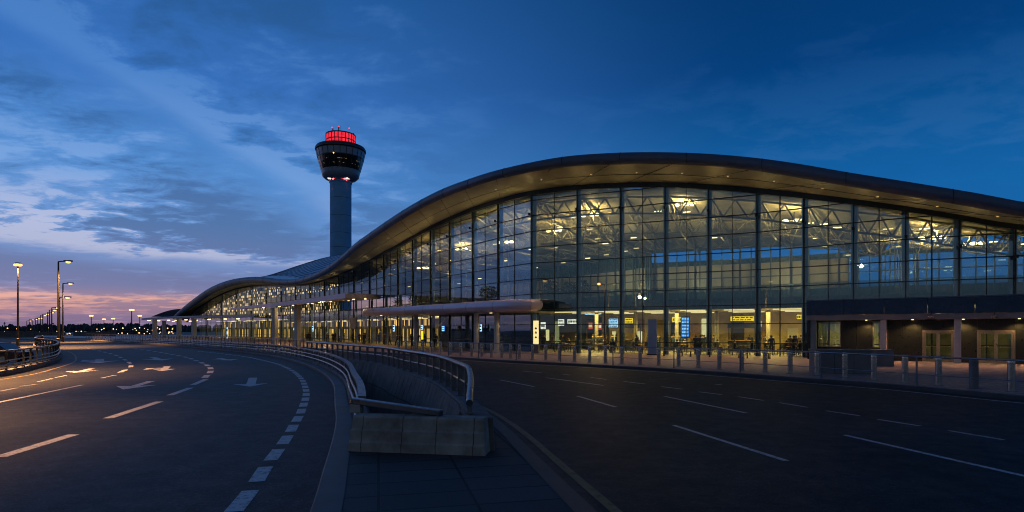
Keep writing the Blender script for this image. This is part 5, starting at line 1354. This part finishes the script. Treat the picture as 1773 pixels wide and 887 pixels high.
# crown
rc = 24.0*u
m = MB(); m.lathe([(rc,tz(254)),(rc*1.03,tz(245)),(rc*1.03,tz(236))], 40, (TX,TY)); m.build('crown_glass', M['red_glow'], tw)
m = MB()
for k in range(26):
    a = 2*math.pi*k/26; m.bar((TX+(rc+.05)*math.cos(a),TY+(rc+.05)*math.sin(a),tz(254)), (TX+(rc*1.03+.05)*math.cos(a),TY+(rc*1.03+.05)*math.sin(a),tz(235.5)), .26, .16)
for py, hh in ((246.5,.34),(236.4,.45)): m.lathe([(rc*1.03-.1,tz(py)),(rc*1.03+.14,tz(py)),(rc*1.03+.14,tz(py)+hh),(rc*1.03-.1,tz(py)+hh)], 40, (TX,TY))
m.build('crown_frame', M['black'], tw)
m = MB(); m.lathe([(rc*1.03,tz(235.4)),(rc*.6,tz(234.6)),(.01,tz(234.4))], 40, (TX,TY)); m.build('crown_roof', M['black'], tw)
for k, (dx, py, dy) in enumerate(((-23,231,0),(-20,229,-.3),(-17,229,.5),(-11,225.5,-.6),(0,224,-.8),(5.5,230,.5),(12,231,-.5),(18.5,231,.3),(22,231,0),(0.2,218,.0))):
    x = TX+dx*u; y = TY+dy*rc*.6; m = MB(); m.tube([(x,y,tz(235.5)),(x,y,tz(py))], .22 if k < 9 else .06, 6); m.build('antenna', M['black'], tw)
for dx, py in ((-11,225.2),(0,223.6),(18,226.5)):
    m = MB(); m.ball((TX+dx*u,TY-.5*rc,tz(py)), .22, 8); m.build('warning_lamp', M['red_lamp'], tw)
for sx in (-1, 1):
    for ang in (.72, .25):
        a = -math.pi/2+sx*ang*1.15; r_ = 19.5*u
        x, y = TX+r_*math.cos(a), TY+r_*math.sin(a)
        if ang > .5:
            m = MB(); m.ball((x,y,tz(313.0)), .28, 8); m.build('red_uplight', M['red_lamp'], tw)
            lamp('SPOT', (TX+21.5*u*math.cos(a),TY+21.5*u*math.sin(a),tz(316.5)), 7000, (1,.03,.02), .2, aim=(-math.cos(a)*.45,-math.sin(a)*.45,1), spot=R(110))

# ================================================================ distance
rnd = random.Random(21)
m = MB()
def wood(x0, x1, Y, h0, h1, step, depth):
    x = x0
    while x < x1:
        w = step*rnd.uniform(.5,1.6); h = rnd.uniform(h0,h1)*(1+.25*math.sin(x*.011)+.15*math.sin(x*.037)); y = Y+rnd.uniform(0,depth)
        m.lathe([(.01,h),(w*.25,h*.96),(w*.5,h*.82),(w*.75,h*.55),(w*.85,h*.2),(w*.8,0)], 7, (x,y)); x += w*.62
wood(-1300, 250, 560, 5.2, 6.4, 2.6, 60); wood(-1300, 250, 660, 6.8, 8.0, 3.2, 40)
tag(m.build('treeline', M['tree'], smooth=False), 'low dark wood along the horizon beyond the road', 'treeline', kind='stuff')
for k in range(9):                      # a few taller trees stand out of the wood
    px = (8,52,92,140,170,212,226,238,256)[k]; Y = 520; x = (px-CX)/1000*Y; h = (8.5,7.2,7.6,6.8,7.4,7.2,8.0,7.4,7.0)[k]
    t = thing('pine_tree', 'dark distant conifer standing out of the treeline, %s from the left' % ORD[k], 'tree', (x,Y,0), 'distant conifers at the horizon')
    mm = MB(); mm.tube([(x,Y,0),(x,Y,h)], [.25,.05], 5); mm.build('trunk', M['wood'], t)
    mm = MB()
    for j in range(70):
        zz = h*rnd.uniform(.25,1.08); r_ = (1.1-zz/h)*2.4*rnd.uniform(.3,1); a = rnd.uniform(0,6.28); c = Vector((x+r_*math.cos(a),Y+r_*math.sin(a),zz)); d1 = Vector((math.cos(a),math.sin(a),-.3))*.7; d2 = Vector((-math.sin(a),math.cos(a),rnd.uniform(-.6,.6)))*.5
        mm.add([c-d1,c+d2,c+d1,c-d2], [(0,1,2,3)])
    mm.build('crown', M['tree'], t, fix=False)
# far lamps over car parks and service roads
fl_pts = []
for k in range(74):
    px = rnd.uniform(-40, 300); py = rnd.choice((577,576,575.5,578,579,574,577.5,570,568,581)) + rnd.uniform(-.6,.8)
    fl_pts.append((px, py))
fl_pts += [(176,571),(180,569),(213,569),(230,570.5),(234,569),(236,572),(8,576),(10,575.5),(27,577),(36,577),(120,578.5),(122,579),(130,577),(138,577.5),(145,577),(157,577.5),(168,579),(172,579),(205,579),(208,580),(219,576.5),(250,569),(256,571),(264,572)]
far_proto = None
for k, (px, py) in enumerate(sorted(fl_pts)):
    Y = rnd.uniform(170, 420) if px < 170 else rnd.uniform(160, 400)
    x = (px-CX)/1000*Y; z = max(.7, H-(py-HY)*Y/1000); r_ = rnd.uniform(.45,.95)*Y/1000
    t = thing('distant_lamp', 'tiny warm lamp on a short post in the dark strip below the treeline', 'lamp', (x,Y,0), 'far lamps below the treeline')
    mm = MB(); mm.tube([(x,Y,0),(x,Y,z)], .05, 5); mm.build('post', M['black'], t)
    mm = MB(); mm.ball((x,Y,z), r_, 8); mm.build('lens', M['lamp_far'] if rnd.random() < .72 else M['lamp_far_white'], t)
# low concrete walls and sheds across the strip
for k, (px0, px1, Y, h, mt, lab) in enumerate(((-60,60,150,1.4,'concrete_dark','long low concrete wall beyond the guard rail'), (40,112,190,1.2,'concrete_dark','farther low wall crossing behind the lamp row'), (128,200,175,1.3,'concrete_dark','low wall beyond the far end of the curving road'), (190,262,230,1.6,'darkwall','dark low shed left of the far canopy'))):
    x0, x1 = (px0-CX)/1000*Y, (px1-CX)/1000*Y
    t = thing('boundary_wall', lab, 'wall', ((x0+x1)/2,Y,0)); mm = MB(); mm.box(((x0+x1)/2,Y,h/2), (x1-x0,.5,h)); mm.build('wall', M[mt], t)
    mm = MB(); mm.box(((x0+x1)/2,Y,h+.05), (x1-x0+.2,.7,.1)); mm.build('coping', M['concrete'], t)

# parked cars beyond the guard rail
def car(x, y, rz, paint, label):
    t = thing('parked_car', label, 'car', (x,y,0), 'cars parked beyond the guard rail', rz); local(t)
    W = .74
    low = [(-1.75,.22),(-1.80,.42),(-1.72,.62),(-1.0,.72),(1.05,.74),(1.70,.66),(1.78,.42),(1.72,.22)]
    m = MB(); n = len(low); m.add([(a,-W,b) for a,b in low]+[(a,W,b) for a,b in low], [(i,(i+1)%n,n+(i+1)%n,n+i) for i in range(n)]+[tuple(range(n)),tuple(range(n,2*n))[::-1]]); m.build('body', M[paint], t, bevel=.05)
    cab = [(-.95,.72),(-.35,1.14),(.65,1.16),(1.30,.74)]
    m = MB(); n = 4; m.add([(a,-W*(.96 if b < .8 else .80),b) for a,b in cab]+[(a,W*(.96 if b < .8 else .80),b) for a,b in cab], [(i,(i+1)%n,n+(i+1)%n,n+i) for i in range(n)]+[tuple(range(n)),tuple(range(n,2*n))[::-1]]); m.build('windows', M['car_glass'], t, bevel=.03)
    m = MB(); m.box((.15,0,1.16), (1.05,1.16,.05)); m.build('roof', M[paint], t, bevel=.02)
    for sx in (-1.1,1.1):
        for sy in (-1,1):
            w_ = MB(); w_.tube([(sx,sy*(W-.14),.27),(sx,sy*(W+.02),.27)], .27, 16); wh = w_.build('wheel', M['rubber'], t, smooth=True)
            w_ = MB(); w_.tube([(sx,sy*(W+.0),.27),(sx,sy*(W+.03),.27)], .17, 12); w_.build('rim', M['steel'], wh)
    for sy in (-.5,.5):
        m = MB(); m.box((-1.77,sy,.55), (.06,.26,.10)); m.build('headlight', M['steel'], t)
        m = MB(); m.box((1.76,sy,.58), (.05,.24,.10)); m.build('taillight', pbr('taillight_red', (.3,.02,.02), .3), t)
car(-28.9, 32.0, R(8), 'car_paint', 'dark parked car behind the guard rail at the left edge')

# ================================================================ clean up helper props, render settings
for o in bpy.data.objects:
    if '_o' in o.keys(): del o['_o']
scene.render.engine = 'CYCLES'
scene.cycles.use_denoising = True; scene.cycles.filter_width = 1.05
try: scene.cycles.denoising_prefilter = 'ACCURATE'
except Exception: pass
scene.cycles.max_bounces = 8; scene.cycles.diffuse_bounces = 3; scene.cycles.glossy_bounces = 4; scene.cycles.transparent_max_bounces = 16
scene.cycles.sample_clamp_indirect = 4.0; scene.cycles.caustics_reflective = False; scene.cycles.caustics_refractive = False
vs = scene.view_settings; scene.display_settings.display_device = 'sRGB'
vs.view_transform = 'Standard'; vs.look = 'None'; vs.exposure = 0.0; vs.gamma = 1.0; vs.use_curve_mapping = False
